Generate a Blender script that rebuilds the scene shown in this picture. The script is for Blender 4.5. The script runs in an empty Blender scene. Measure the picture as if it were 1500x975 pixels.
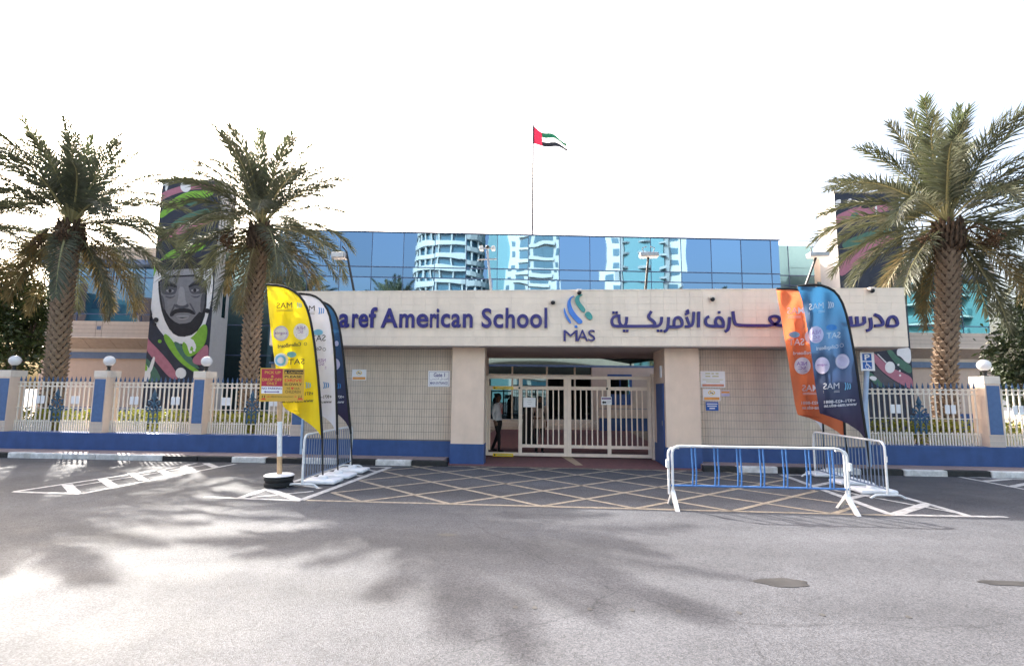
import bpy, bmesh, math, random
from mathutils import Vector, Matrix

random.seed(7)
R = math.radians
PI = math.pi
SC = bpy.context.scene
COL = SC.collection

# ------------------------------------------------------------------ camera, world, sun, exposure
YAW, PITCH, ROLL, FPX, CAMH = R(4.31), R(6.58), R(0.52), 750.0, 1.8
_f = Vector((-math.sin(YAW) * math.cos(PITCH), math.cos(YAW) * math.cos(PITCH), math.sin(PITCH)))
_r = Vector((math.cos(YAW), math.sin(YAW), 0))
_u = _r.cross(_f)
RT = _r * math.cos(ROLL) + _u * math.sin(ROLL)
UP = -_r * math.sin(ROLL) + _u * math.cos(ROLL)
FW = _f
cam_d = bpy.data.cameras.new('Camera')
cam_d.sensor_width = 36; cam_d.sensor_fit = 'HORIZONTAL'; cam_d.lens = 36 * FPX / 1500
cam_d.clip_start = 0.1; cam_d.clip_end = 3000
cam = bpy.data.objects.new('Camera', cam_d); COL.objects.link(cam)
cam.matrix_world = Matrix(((RT.x, UP.x, -FW.x, 0), (RT.y, UP.y, -FW.y, 0), (RT.z, UP.z, -FW.z, CAMH), (0, 0, 0, 1)))
SC.camera = cam

SUN_AZ, SUN_EL = R(44), R(36)      # azimuth measured from +Y towards -X
world = bpy.data.worlds.new('World'); SC.world = world; world.use_nodes = True
wn = world.node_tree.nodes; wl = world.node_tree.links
sky = wn.new('ShaderNodeTexSky'); sky.sky_type = 'NISHITA'; sky.sun_disc = False
sky.sun_elevation = SUN_EL; sky.sun_rotation = -SUN_AZ
sky.air_density = 1.0; sky.dust_density = 10.0; sky.ozone_density = 1.0
wl.new(sky.outputs[0], wn['Background'].inputs[0]); wn['Background'].inputs[1].default_value = 0.15
sd = bpy.data.lights.new('Sun', 'SUN'); sd.energy = 3.1; sd.angle = R(0.53); sd.color = (1, 0.95, 0.87)
sun = bpy.data.objects.new('Sun', sd); COL.objects.link(sun)
sdir = Vector((-math.sin(SUN_AZ) * math.cos(SUN_EL), math.cos(SUN_AZ) * math.cos(SUN_EL), math.sin(SUN_EL)))
sun.rotation_euler = sdir.to_track_quat('Z', 'Y').to_euler(); sun.location = (-20, 20, 40)
SC.view_settings.view_transform = 'Standard'; SC.view_settings.look = 'None'
SC.view_settings.exposure = 2.25; SC.view_settings.gamma = 1.0
SC.view_settings.use_curve_mapping = False

# ------------------------------------------------------------------ helpers: surveying the place
def ray(px, py):
    return RT * ((px - 750) / FPX) - UP * ((py - 487.5) / FPX) + FW
def G(px, py, z=0.0):
    d = ray(px, py); return d * ((z - CAMH) / d.z) + Vector((0, 0, CAMH))
def F(px, py, Y):
    d = ray(px, py); return d * (Y / d.y) + Vector((0, 0, CAMH))
BA = R(6.5); BO = 26.0
def B(px, py, v):                      # a point of the school's own grid: (u, z) on the plane v
    d = ray(px, py); t = (v + BO * math.cos(BA)) / (-d.x * math.sin(BA) + d.y * math.cos(BA)); p = d * t
    return p.x * math.cos(BA) + (p.y - BO) * math.sin(BA), p.z + CAMH

# ------------------------------------------------------------------ materials
def nodes(name):
    m = bpy.data.materials.new(name); m.use_nodes = True
    nt = m.node_tree; return m, nt.nodes, nt.links, nt.nodes['Principled BSDF']
def mat(name, col, rough=0.6, metal=0.0, var=0.12, scale=6.0, bump=0.0, bscale=60.0, spec=0.4, trans=0.0, dirt=0.0):
    m, n, l, b = nodes(name)
    tc = n.new('ShaderNodeTexCoord')
    nz = n.new('ShaderNodeTexNoise'); nz.inputs['Scale'].default_value = scale; nz.inputs['Detail'].default_value = 6; nz.inputs['Roughness'].default_value = 0.65
    l.new(tc.outputs['Object'], nz.inputs['Vector'])
    rp = n.new('ShaderNodeMapRange'); rp.inputs[1].default_value = 0.3; rp.inputs[2].default_value = 0.7
    rp.inputs[3].default_value = 1 - var; rp.inputs[4].default_value = 1 + var
    l.new(nz.outputs['Fac'], rp.inputs[0])
    mx = n.new('ShaderNodeMix'); mx.data_type = 'RGBA'; mx.blend_type = 'MULTIPLY'; mx.inputs[0].default_value = 1
    mx.inputs[6].default_value = (*col, 1)
    l.new(rp.outputs[0], mx.inputs[7])
    out = mx.outputs[2]
    if dirt:
        n2 = n.new('ShaderNodeTexNoise'); n2.inputs['Scale'].default_value = 1.3; n2.inputs['Detail'].default_value = 8
        mp = n.new('ShaderNodeMapping'); mp.inputs['Scale'].default_value = (3, 3, 0.5)
        l.new(tc.outputs['Object'], mp.inputs[0]); l.new(mp.outputs[0], n2.inputs['Vector'])
        r2 = n.new('ShaderNodeMapRange'); r2.inputs[1].default_value = 0.45; r2.inputs[2].default_value = 0.75; r2.inputs[3].default_value = 0; r2.inputs[4].default_value = dirt
        l.new(n2.outputs['Fac'], r2.inputs[0])
        m2 = n.new('ShaderNodeMix'); m2.data_type = 'RGBA'; m2.inputs[7].default_value = (col[0] * .5, col[1] * .47, col[2] * .43, 1)
        l.new(r2.outputs[0], m2.inputs[0]); l.new(out, m2.inputs[6]); out = m2.outputs[2]
    l.new(out, b.inputs['Base Color'])
    b.inputs['Roughness'].default_value = rough; b.inputs['Metallic'].default_value = metal
    b.inputs['Specular IOR Level'].default_value = spec
    if bump:
        bn = n.new('ShaderNodeTexNoise'); bn.inputs['Scale'].default_value = bscale; bn.inputs['Detail'].default_value = 4
        l.new(tc.outputs['Object'], bn.inputs['Vector'])
        bu = n.new('ShaderNodeBump'); bu.inputs['Strength'].default_value = bump; bu.inputs['Distance'].default_value = 0.01
        l.new(bn.outputs['Fac'], bu.inputs['Height']); l.new(bu.outputs[0], b.inputs['Normal'])
    if trans:
        tr = n.new('ShaderNodeBsdfTranslucent'); ms = n.new('ShaderNodeMixShader'); ms.inputs[0].default_value = trans
        l.new(out, tr.inputs[0]); l.new(b.outputs[0], ms.inputs[1]); l.new(tr.outputs[0], ms.inputs[2])
        l.new(ms.outputs[0], n['Material Output'].inputs[0])
    return m

def asphalt():
    m, n, l, b = nodes('asphalt')
    tc = n.new('ShaderNodeTexCoord')
    def noise(s, d=4, rgh=.6):
        x = n.new('ShaderNodeTexNoise'); x.inputs['Scale'].default_value = s; x.inputs['Detail'].default_value = d; x.inputs['Roughness'].default_value = rgh
        l.new(tc.outputs['Object'], x.inputs['Vector']); return x
    def rng(src, a, c, lo, hi):
        x = n.new('ShaderNodeMapRange'); x.inputs[1].default_value = a; x.inputs[2].default_value = c; x.inputs[3].default_value = lo; x.inputs[4].default_value = hi
        l.new(src, x.inputs[0]); return x.outputs[0]
    def mul(a, c):
        x = n.new('ShaderNodeMath'); x.operation = 'MULTIPLY'; l.new(a, x.inputs[0]); l.new(c, x.inputs[1]); return x.outputs[0]
    big = rng(noise(0.35, 6).outputs['Fac'], .3, .7, .82, 1.18)
    mid = rng(noise(3.0, 6, .7).outputs['Fac'], .3, .7, .9, 1.1)
    vo = n.new('ShaderNodeTexVoronoi'); vo.inputs['Scale'].default_value = 95; l.new(tc.outputs['Object'], vo.inputs['Vector'])
    sep = n.new('ShaderNodeSeparateColor'); l.new(vo.outputs['Color'], sep.inputs[0])
    fine = rng(sep.outputs[0], 0, 1, .62, 1.4)
    vor = n.new('ShaderNodeTexVoronoi'); vor.feature = 'DISTANCE_TO_EDGE'; vor.inputs['Scale'].default_value = 0.22
    wob = noise(1.2, 8); mp = n.new('ShaderNodeMix'); mp.data_type = 'RGBA'; mp.inputs[0].default_value = .35
    l.new(tc.outputs['Object'], mp.inputs[6]); l.new(wob.outputs['Color'], mp.inputs[7]); l.new(mp.outputs[2], vor.inputs['Vector'])
    crack = rng(vor.outputs['Distance'], 0, .0022, .72, 1)
    wv = n.new('ShaderNodeTexNoise'); wv.inputs['Scale'].default_value = 1; wv.inputs['Detail'].default_value = 3
    mpp = n.new('ShaderNodeMapping'); mpp.inputs['Scale'].default_value = (.05, .9, 1); l.new(tc.outputs['Object'], mpp.inputs[0]); l.new(mpp.outputs[0], wv.inputs['Vector'])
    tracks = rng(wv.outputs['Fac'], .35, .65, .86, 1.12)          # long worn wheel tracks along the street
    v = mul(mul(mul(mul(big, mid), fine), crack), tracks)
    cm = n.new('ShaderNodeMix'); cm.data_type = 'RGBA'; cm.blend_type = 'MULTIPLY'; cm.inputs[0].default_value = 1
    cm.inputs[6].default_value = (.073, .075, .084, 1); l.new(v, cm.inputs[7])
    l.new(cm.outputs[2], b.inputs['Base Color'])
    l.new(rng(noise(1.1, 5).outputs['Fac'], .3, .7, .6, .76), b.inputs['Roughness'])
    b.inputs['Specular IOR Level'].default_value = .12
    bu = n.new('ShaderNodeBump'); bu.inputs['Strength'].default_value = .55; bu.inputs['Distance'].default_value = .006
    l.new(vo.outputs['Distance'], bu.inputs['Height']); l.new(bu.outputs[0], b.inputs['Normal'])
    return m

def mirror_glass(name, col, wob=.006, rough=.015):
    m, n, l, b = nodes(name)
    oi = n.new('ShaderNodeObjectInfo'); mr = n.new('ShaderNodeMapRange'); mr.inputs[3].default_value = .84; mr.inputs[4].default_value = 1.1; l.new(oi.outputs['Random'], mr.inputs[0])
    cx = n.new('ShaderNodeMix'); cx.data_type = 'RGBA'; cx.blend_type = 'MULTIPLY'; cx.inputs[0].default_value = 1; cx.inputs[6].default_value = (*col, 1); l.new(mr.outputs[0], cx.inputs[7]); l.new(cx.outputs[2], b.inputs['Base Color'])
    b.inputs['Metallic'].default_value = 1; b.inputs['Roughness'].default_value = rough
    tc = n.new('ShaderNodeTexCoord'); nz = n.new('ShaderNodeTexNoise'); nz.inputs['Scale'].default_value = .55; nz.inputs['Detail'].default_value = 1
    l.new(tc.outputs['Object'], nz.inputs['Vector'])
    bu = n.new('ShaderNodeBump'); bu.inputs['Strength'].default_value = 1; bu.inputs['Distance'].default_value = wob
    l.new(nz.outputs['Fac'], bu.inputs['Height']); l.new(bu.outputs[0], b.inputs['Normal'])
    return m

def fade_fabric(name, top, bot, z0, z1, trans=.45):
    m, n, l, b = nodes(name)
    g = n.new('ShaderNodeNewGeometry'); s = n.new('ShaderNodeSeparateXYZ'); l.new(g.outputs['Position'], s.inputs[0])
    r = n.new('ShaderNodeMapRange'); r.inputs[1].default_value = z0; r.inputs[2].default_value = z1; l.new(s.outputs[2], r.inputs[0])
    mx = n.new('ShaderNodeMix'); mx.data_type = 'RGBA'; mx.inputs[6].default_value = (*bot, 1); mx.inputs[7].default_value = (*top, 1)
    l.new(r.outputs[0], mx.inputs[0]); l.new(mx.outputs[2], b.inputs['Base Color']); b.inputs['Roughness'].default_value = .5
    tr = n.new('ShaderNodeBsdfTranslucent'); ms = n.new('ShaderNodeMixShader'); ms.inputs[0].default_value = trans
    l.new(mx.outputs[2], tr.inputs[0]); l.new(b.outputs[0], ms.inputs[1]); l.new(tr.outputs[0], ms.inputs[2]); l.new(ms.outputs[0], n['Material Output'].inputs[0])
    return m

M = {}
M['asphalt'] = asphalt()
M['stain'] = mat('oil_stain', (.024, .023, .023), .6, var=.5, scale=5)
M['tar'] = mat('tar', (.045, .043, .042), .6, var=.3, scale=20)
M['white_paint'] = mat('road_paint_white', (.42, .415, .41), .6, var=.5, scale=9)
M['yellow_paint'] = mat('road_paint_faded_yellow', (.29, .245, .19), .6, var=.5, scale=12)
M['kerb_w'] = mat('kerb_white', (.62, .61, .6), .7, var=.3, scale=7, bump=.4, bscale=30, dirt=.6)
M['kerb_b'] = mat('kerb_black', (.02, .02, .021), .6, var=.4, scale=9, bump=.5, bscale=30)
M['paver'] = mat('paver_pink', (.25, .19, .185), .8, var=.2, scale=10, bump=.3)
M['maroon'] = mat('paver_maroon', (.17, .075, .075), .7, var=.2, scale=8, bump=.2)
M['cream_stripe'] = mat('paver_cream', (.5, .36, .24), .7)
M['sand'] = mat('garden_ground', (.26, .2, .15), .9, var=.25, scale=4)
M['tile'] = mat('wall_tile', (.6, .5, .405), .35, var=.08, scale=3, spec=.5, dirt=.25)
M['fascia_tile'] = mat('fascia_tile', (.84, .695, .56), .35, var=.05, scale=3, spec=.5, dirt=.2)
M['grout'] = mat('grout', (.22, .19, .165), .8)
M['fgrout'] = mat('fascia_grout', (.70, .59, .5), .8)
M['plaster'] = mat('beige_plaster', (.74, .57, .45), .7, var=.06, scale=2.5, bump=.1, dirt=.12)
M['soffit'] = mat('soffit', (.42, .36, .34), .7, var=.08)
M['blue'] = mat('blue_paint', (.034, .078, .225), .5, var=.12, scale=3, bump=.1, bscale=25, dirt=.3)
M['blue_tile'] = mat('blue_inset', (.075, .14, .29), .4, var=.12, scale=10)
M['trim_blue'] = mat('trim_blue', (.11, .16, .27), .5)
M['pale'] = mat('cap_stone', (.72, .62, .53), .7, var=.08, dirt=.2)
M['pillar_tile'] = mat('pillar_tile', (.53, .45, .39), .5, var=.1)
M['cream_metal'] = mat('cream_metal', (.78, .645, .53), .4, var=.06, dirt=.15)
M['picket'] = mat('picket_cream', (.78, .70, .61), .45, var=.1, scale=5, dirt=.3)
M['tip_blue'] = mat('spear_blue', (.05, .1, .2), .4)
M['orn_blue'] = mat('ornament_blue', (.04, .1, .17), .4)
M['globe'] = mat('globe_white', (.82, .82, .84), .18, var=.03, spec=.6, trans=.25)
M['black'] = mat('black_plastic', (.015, .015, .016), .45)
M['black_cloth'] = mat('black_sleeve', (.012, .012, .013), .7)
M['white'] = mat('white_paint', (.76, .76, .76), .45, var=.12, scale=18, dirt=.4)
M['white_base'] = mat('white_plastic', (.78, .78, .8), .5, var=.1, dirt=.2)
M['signwhite'] = mat('sign_white', (.78, .78, .8), .4, var=.03)
M['rail_blue'] = mat('rail_blue', (.06, .17, .42), .4, var=.15, scale=15)
M['galv'] = mat('galvanised', (.5, .52, .56), .4, metal=.4, var=.15)
M['rail_grey'] = mat('rail_grey', (.16, .2, .28), .4)
M['post_blue'] = mat('post_blue', (.33, .45, .62), .4)
M['wood'] = mat('post_wood', (.55, .36, .2), .6, var=.2, scale=15)
M['tyre'] = mat('tyre', (.015, .015, .016), .8, bump=.4)
M['letter'] = mat('letter_indigo', (.03, .024, .17), .35, var=.05)
M['logo_blue'] = mat('logo_blue', (.05, .2, .62), .35)
M['logo_teal'] = mat('logo_teal', (.05, .3, .28), .35)
M['steel'] = mat('steel_grey', (.3, .31, .33), .4, metal=.6)
M['lamp_face'] = mat('lamp_glass', (.6, .58, .55), .2)
M['glass'] = mirror_glass('blue_mirror_glass', (.195, .305, .415))
M['glass_teal'] = mirror_glass('teal_mirror_glass', (.14, .25, .30))
M['glass_dark'] = mirror_glass('dark_glass', (.07, .11, .13), .004)
M['mullion'] = mat('mullion', (.08, .11, .2), .4)
M['mullion_b'] = mat('mullion_beige', (.6, .5, .4), .5)
M['wall_b'] = mat('building_beige', (.52, .44, .38), .7, var=.06, dirt=.12)
M['wall_pink'] = mat('building_pink', (.5, .39, .33), .7, var=.05, dirt=.12)
M['wall_grey'] = mat('tower_side', (.5, .46, .43), .7, var=.05, dirt=.15)
M['soffit_panel'] = mat('soffit_panel', (.3, .26, .24), .6)
M['mast'] = mat('mast_grey', (.09, .09, .1), .5)
M['canopy_fabric'] = mat('canopy_fabric', (.06, .09, .09), .8)
M['pole'] = mat('pole_white', (.7, .7, .72), .3)
# mural paints
M['p_dark'] = mat('mural_navy', (.03, .035, .055), .7, var=.2, scale=3)
M['p_pink'] = mat('mural_pink', (.4, .16, .22), .7, var=.1)
M['p_green'] = mat('mural_green', (.2, .42, .05), .7, var=.15)
M['p_teal'] = mat('mural_teal', (.07, .16, .12), .7, var=.15)
M['p_white'] = mat('mural_white', (.74, .74, .76), .7, var=.05)
M['p_grey'] = mat('mural_grey', (.2, .2, .22), .7, var=.12)
M['p_mid'] = mat('mural_midgrey', (.085, .085, .1), .7, var=.15)
M['p_char'] = mat('mural_charcoal', (.022, .022, .028), .7, var=.2)
M['p_light'] = mat('mural_lightgrey', (.3, .3, .32), .7, var=.1)
# signs
M['s_yel'] = mat('sign_ochre', (.62, .37, .05), .5, var=.05)
M['s_red'] = mat('sign_red', (.42, .03, .06), .5, var=.05)
M['s_drive'] = mat('sign_orange_red', (.65, .07, .03), .5)
M['s_black'] = mat('sign_black', (.015, .015, .015), .5)
M['s_purple'] = mat('sign_purple', (.12, .03, .18), .5)
M['s_blue'] = mat('sign_blue', (.02, .1, .4), .4)
M['s_oran'] = mat('sign_orange', (.7, .32, .08), .5)
M['s_coral'] = mat('sign_coral', (.62, .25, .15), .5)
M['s_warn'] = mat('sign_warning_yellow', (.75, .5, .02), .5)
M['s_olive'] = mat('sign_olive_text', (.5, .46, .16), .5)
M['s_grey'] = mat('sign_grey_text', (.3, .3, .32), .5)
M['s_indigo'] = mat('sign_indigo_text', (.05, .04, .2), .5)
# flags
M['f_yellow'] = mat('flag_yellow', (.85, .66, .02), .5, var=.05, scale=2, trans=.5, bump=.7, bscale=4)
M['f_white'] = mat('flag_white', (.72, .72, .82), .5, var=.04, scale=2, trans=.4, bump=.7, bscale=4)
M['f_orange'] = mat('flag_orange', (.64, .17, .07), .5, var=.08, scale=2, trans=.5, bump=.7, bscale=4)
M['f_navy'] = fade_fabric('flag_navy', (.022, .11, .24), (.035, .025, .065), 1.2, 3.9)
M['f_print_b'] = mat('print_black', (.03, .03, .035), .6)
M['f_print_w'] = mat('print_white', (.75, .75, .8), .6, trans=.35)
M['f_print_l'] = mat('print_lavender', (.62, .58, .75), .6, trans=.35)
M['f_print_c'] = mat('print_cyan', (.2, .5, .75), .6, trans=.35)
M['f_print_bl'] = mat('print_blue', (.06, .25, .6), .6, trans=.35)
M['f_print_p'] = mat('print_violet', (.25, .12, .4), .6)
M['u_red'] = mat('flag_red', (.5, .02, .06), .6, trans=.15)
M['u_green'] = mat('flag_green', (.012, .12, .06), .6, trans=.15)
M['u_white'] = mat('flag_cloth_white', (.8, .8, .8), .6, trans=.4)
M['u_black'] = mat('flag_black', (.015, .015, .02), .6, trans=.1)
# vegetation
M['frond'] = mat('palm_leaf', (.09, .1, .06), .45, var=.35, scale=1.5, spec=.5, trans=.18)
M['frond_g'] = mat('palm_leaf_young', (.1, .12, .055), .45, var=.3, scale=1.5, spec=.5, trans=.3)
M['frond_o'] = mat('palm_leaf_old', (.19, .145, .065), .5, var=.35, scale=1.5, trans=.25)
M['rachis'] = mat('palm_rachis', (.28, .26, .13), .5)
M['bark'] = mat('palm_bark', (.27, .2, .145), .9, var=.3, scale=12, bump=.6, bscale=25)
M['bark_d'] = mat('palm_fibre', (.09, .06, .04), .9, var=.35, scale=10, bump=.6)
M['date'] = mat('date_fruit', (.09, .05, .025), .6, var=.3, scale=20)
M['leaf'] = mat('tree_leaf', (.05, .07, .018), .4, var=.5, scale=2.5, spec=.5, trans=.3)
M['leaf_d'] = mat('tree_leaf_dark', (.03, .045, .018), .4, var=.5, scale=2.5, spec=.5, trans=.2)
M['hedge'] = mat('hedge_leaf', (.24, .25, .03), .5, var=.4, scale=3, trans=.3)
M['trunk'] = mat('tree_bark', (.12, .09, .07), .9, var=.3, scale=10, bump=.5)
# people
M['skin'] = mat('skin', (.16, .085, .055), .5)
M['shirt_w'] = mat('shirt_white', (.62, .62, .66), .8)
M['trouser'] = mat('trousers_black', (.012, .012, .014), .8)
M['tunic'] = mat('tunic_beige', (.38, .29, .24), .8)
M['hair'] = mat('hair_black', (.01, .009, .008), .6)
M['shoe'] = mat('shoe_black', (.02, .02, .02), .4)
M['lanyard'] = mat('lanyard_red', (.5, .1, .06), .6)
# far buildings behind the camera, mirrored in the glass
M['t_white'] = mat('tower_white', (.42, .45, .45), .5, var=.06)
M['t_glass'] = mat('tower_window', (.05, .12, .17), .1, spec=.8)
M['t_teal'] = mat('tower_teal', (.10, .22, .25), .4)
M['t_grey'] = mat('tower_grey', (.22, .25, .26), .5)
M['t_brown'] = mat('tower_brown', (.2, .11, .09), .6)

# ------------------------------------------------------------------ mesh builder
OFF = {}
class MB:
    def __init__(self): self.v = []; self.f = []; self.mi = []; self.m = 0
    def add(self, vs, fs):
        k = len(self.v); self.v += [tuple(p) for p in vs]
        for f in fs: self.f.append([i + k for i in f]); self.mi.append(self.m)
        return self
    def box(self, x0, x1, y0, y1, z0, z1):
        vs = [(x0, y0, z0), (x1, y0, z0), (x1, y1, z0), (x0, y1, z0), (x0, y0, z1), (x1, y0, z1), (x1, y1, z1), (x0, y1, z1)]
        return self.add(vs, [(3, 2, 1, 0), (4, 5, 6, 7), (0, 1, 5, 4), (1, 2, 6, 5), (2, 3, 7, 6), (3, 0, 4, 7)])
    def bbox(self, x0, x1, y0, y1, z0, z1, b):      # box with bevelled edges
        bm = bmesh.new(); r = bmesh.ops.create_cube(bm, size=1)
        for w in bm.verts: w.co = Vector((x0 + (w.co.x + .5) * (x1 - x0), y0 + (w.co.y + .5) * (y1 - y0), z0 + (w.co.z + .5) * (z1 - z0)))
        bmesh.ops.bevel(bm, geom=bm.edges[:], offset=b, segments=2, affect='EDGES', profile=.5)
        bm.verts.index_update(); self.add([w.co for w in bm.verts], [[w.index for w in f.verts] for f in bm.faces]); bm.free(); return self
    def tube(self, pts, r, n=8, caps=True):
        pts = [Vector(p) for p in pts]; rings = []
        rr = r if isinstance(r, (list, tuple)) else [r] * len(pts)
        prev = None
        for i, p in enumerate(pts):
            t = (pts[min(i + 1, len(pts) - 1)] - pts[max(i - 1, 0)]).normalized()
            if prev is None:
                a = Vector((0, 0, 1)) if abs(t.z) < .9 else Vector((1, 0, 0)); nx = t.cross(a).normalized()
            else: nx = (prev - t * prev.dot(t)).normalized()
            prev = nx; ny = t.cross(nx)
            rings.append([p + (nx * math.cos(2 * PI * k / n) + ny * math.sin(2 * PI * k / n)) * rr[i] for k in range(n)])
        vs = [q for g in rings for q in g]; fs = []
        for i in range(len(pts) - 1):
            for k in range(n): fs.append((i * n + k, i * n + (k + 1) % n, (i + 1) * n + (k + 1) % n, (i + 1) * n + k))
        if caps: fs.append(tuple(range(n))[::-1]); fs.append(tuple((len(pts) - 1) * n + k for k in range(n)))
        return self.add(vs, fs)
    def lathe(self, prof, c=(0, 0, 0), n=20):
        vs = []; fs = []
        for r, z in prof:
            for k in range(n): vs.append((c[0] + r * math.cos(2 * PI * k / n), c[1] + r * math.sin(2 * PI * k / n), c[2] + z))
        for i in range(len(prof) - 1):
            for k in range(n): fs.append((i * n + k, i * n + (k + 1) % n, (i + 1) * n + (k + 1) % n, (i + 1) * n + k))
        fs.append(tuple(range(n))[::-1]); fs.append(tuple((len(prof) - 1) * n + k for k in range(n)))
        return self.add(vs, fs)
    def sphere(self, c, rx, ry=None, rz=None, n=14, m=9):
        ry = ry or rx; rz = rz or rx
        prof = [(math.sin(PI * i / m), -math.cos(PI * i / m)) for i in range(m + 1)]
        vs = []; fs = []
        for s, z in prof:
            for k in range(n): vs.append((c[0] + rx * max(s, .01) * math.cos(2 * PI * k / n), c[1] + ry * max(s, .01) * math.sin(2 * PI * k / n), c[2] + rz * z))
        for i in range(m):
            for k in range(n): fs.append((i * n + k, i * n + (k + 1) % n, (i + 1) * n + (k + 1) % n, (i + 1) * n + k))
        return self.add(vs, fs)
    def prism(self, poly, mp, d0, d1):              # poly 2-D, mp(a, b, d) -> 3-D, extruded between depths d0 (front) and d1
        n = len(poly)
        vs = [mp(a, b, d0) for a, b in poly] + [mp(a, b, d1) for a, b in poly]
        fs = [tuple(range(n)), tuple(range(2 * n - 1, n - 1, -1))] + [(i, i + n, (i + 1) % n + n, (i + 1) % n) for i in range(n)]
        return self.add(vs, fs)
    def build(self, name, m, parent=None, smooth=False, local=False):
        o0 = Vector(OFF.get(parent.name, (0, 0, 0))) if parent else Vector()
        me = bpy.data.meshes.new(name)
        me.from_pydata([tuple(Vector(p) - o0) for p in self.v] if o0.length else self.v, [], self.f)
        ms = m if isinstance(m, (list, tuple)) else [m]
        for x in ms: me.materials.append(M[x] if isinstance(x, str) else x)
        if len(ms) > 1: me.polygons.foreach_set('material_index', self.mi)
        me.validate(); 
        bm = bmesh.new(); bm.from_mesh(me); bmesh.ops.recalc_face_normals(bm, faces=bm.faces[:]); bm.to_mesh(me); bm.free()
        if smooth:
            me.polygons.foreach_set('use_smooth', [True] * len(me.polygons)); me.set_sharp_from_angle(angle=R(40))
        o = bpy.data.objects.new(name, me); COL.objects.link(o)
        if parent: o.parent = parent; OFF[o.name] = tuple(o0)
        return o
def raw(name, vs, fs, m, parent=None):              # a mesh whose faces keep their own winding (leaves)
    o0 = Vector(OFF.get(parent.name, (0, 0, 0))) if parent else Vector()
    me = bpy.data.meshes.new(name); me.from_pydata([tuple(Vector(p) - o0) for p in vs], [], fs); me.materials.append(M[m])
    o = bpy.data.objects.new(name, me); COL.objects.link(o)
    if parent: o.parent = parent; OFF[o.name] = tuple(o0)
    return o
def tag(o, label=None, cat=None, group=None, kind=None):
    if label: o['label'] = label
    if cat: o['category'] = cat
    if group: o['group'] = group
    if kind: o['kind'] = kind
    return o
def thing(name, label, cat, loc=(0, 0, 0), group=None, rz=0):
    o = bpy.data.objects.new(name, None); COL.objects.link(o); o.empty_display_size = .2
    o.location = loc; o.rotation_euler.z = rz
    OFF[o.name] = tuple(loc) if rz == 0 else (0, 0, 0)
    return tag(o, label, cat, group)
def struct(name, mb, m, label=None): return tag(mb.build(name, m), label=label, kind='structure')
def inst(src, name, parent, loc, rot=(0, 0, 0), scale=(1, 1, 1)):      # a part sharing its mesh with an alike part
    o = bpy.data.objects.new(name, src.data); COL.objects.link(o); o.parent = parent
    o0 = Vector(OFF.get(parent.name, (0, 0, 0))); o.location = Vector(loc) - o0; o.rotation_euler = rot; o.scale = scale
    return o
class Mesh:                                          # a mesh datablock holder for inst()
    def __init__(self, name, mb, m, smooth=False):
        o = mb.build(name, m, smooth=smooth); self.data = o.data; bpy.data.objects.remove(o)
def copy_thing(root, loc, label=None, rz=None):
    r = root.copy(); COL.objects.link(r); r.location = loc
    if label: r['label'] = label
    if rz is not None: r.rotation_euler.z = rz
    for ch in list(root.children):
        c = ch.copy(); COL.objects.link(c); c.parent = r
        for g in list(ch.children):
            d = g.copy(); COL.objects.link(d); d.parent = c
    return r

_tc = {}
def text2d(s, bold=0.0, shear=0.0):                  # flat text: verts (unit cap height ~0.69), faces, width
    key = (s, bold, shear)
    if key in _tc: return _tc[key]
    c = bpy.data.curves.new('t', 'FONT'); c.body = s; c.offset = bold; c.resolution_u = 3; c.shear = shear
    o = bpy.data.objects.new('t', c); COL.objects.link(o); bpy.context.view_layer.update()
    me = bpy.data.meshes.new_from_object(o.evaluated_get(bpy.context.evaluated_depsgraph_get()))
    vs = [(v.co.x, v.co.y) for v in me.vertices]; fs = [list(p.vertices) for p in me.polygons]
    bpy.data.objects.remove(o); bpy.data.meshes.remove(me)
    xs = [p[0] for p in vs]; ys = [p[1] for p in vs]
    _tc[key] = (vs, fs, min(xs), max(xs), min(ys), max(ys)); return _tc[key]
def fit(s, x0, x1, y0, y1, bold=0.0, mirror=False):  # text stretched into a rectangle
    vs, fs, a, b, c, d = text2d(s, bold)
    out = []
    for x, y in vs:
        t = (x - a) / (b - a); t = 1 - t if mirror else t
        out.append((x0 + t * (x1 - x0), y0 + (y - c) / (d - c) * (y1 - y0)))
    return out, fs
def print_on(name, items, mp, m, parent, d=0.0):     # items: [(verts2d, faces)] laid on a surface by mp
    if len(items) > 1 and name not in ('text_lines', 'roundel_lettering', 'border', 'symbol', 'wheelchair_symbol'):
        return [print_on(name, [it], mp, m, parent, d) for it in items]
    b = MB()
    for vs, fs in items: b.add([mp(x, y, d) for x, y in vs], fs)
    me = bpy.data.meshes.new(name); o0 = Vector(OFF.get(parent.name, (0, 0, 0)))
    me.from_pydata([tuple(Vector(p) - o0) for p in b.v], [], b.f); me.materials.append(M[m])
    o = bpy.data.objects.new(name, me); COL.objects.link(o); o.parent = parent; OFF[o.name] = tuple(o0); return o
def disc2d(cx, cy, rx, ry=None, n=20):
    ry = ry or rx; vs = [(cx, cy)]; fs = []
    for q in range(1, 6): vs += [(cx + rx * q / 5 * math.cos(2 * PI * k / n), cy + ry * q / 5 * math.sin(2 * PI * k / n)) for k in range(n)]
    for k in range(n):
        fs.append([0, 1 + k, 1 + (k + 1) % n])
        for q in range(4): fs.append([1 + q * n + k, 1 + (q + 1) * n + k, 1 + (q + 1) * n + (k + 1) % n, 1 + q * n + (k + 1) % n])
    return vs, fs
def ring2d(cx, cy, r, w, n=24):
    vs = [(cx + q * math.cos(2 * PI * k / n), cy + q * math.sin(2 * PI * k / n)) for q in (r, r - w) for k in range(n)]
    return vs, [[k, (k + 1) % n, (k + 1) % n + n, k + n] for k in range(n)]
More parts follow.
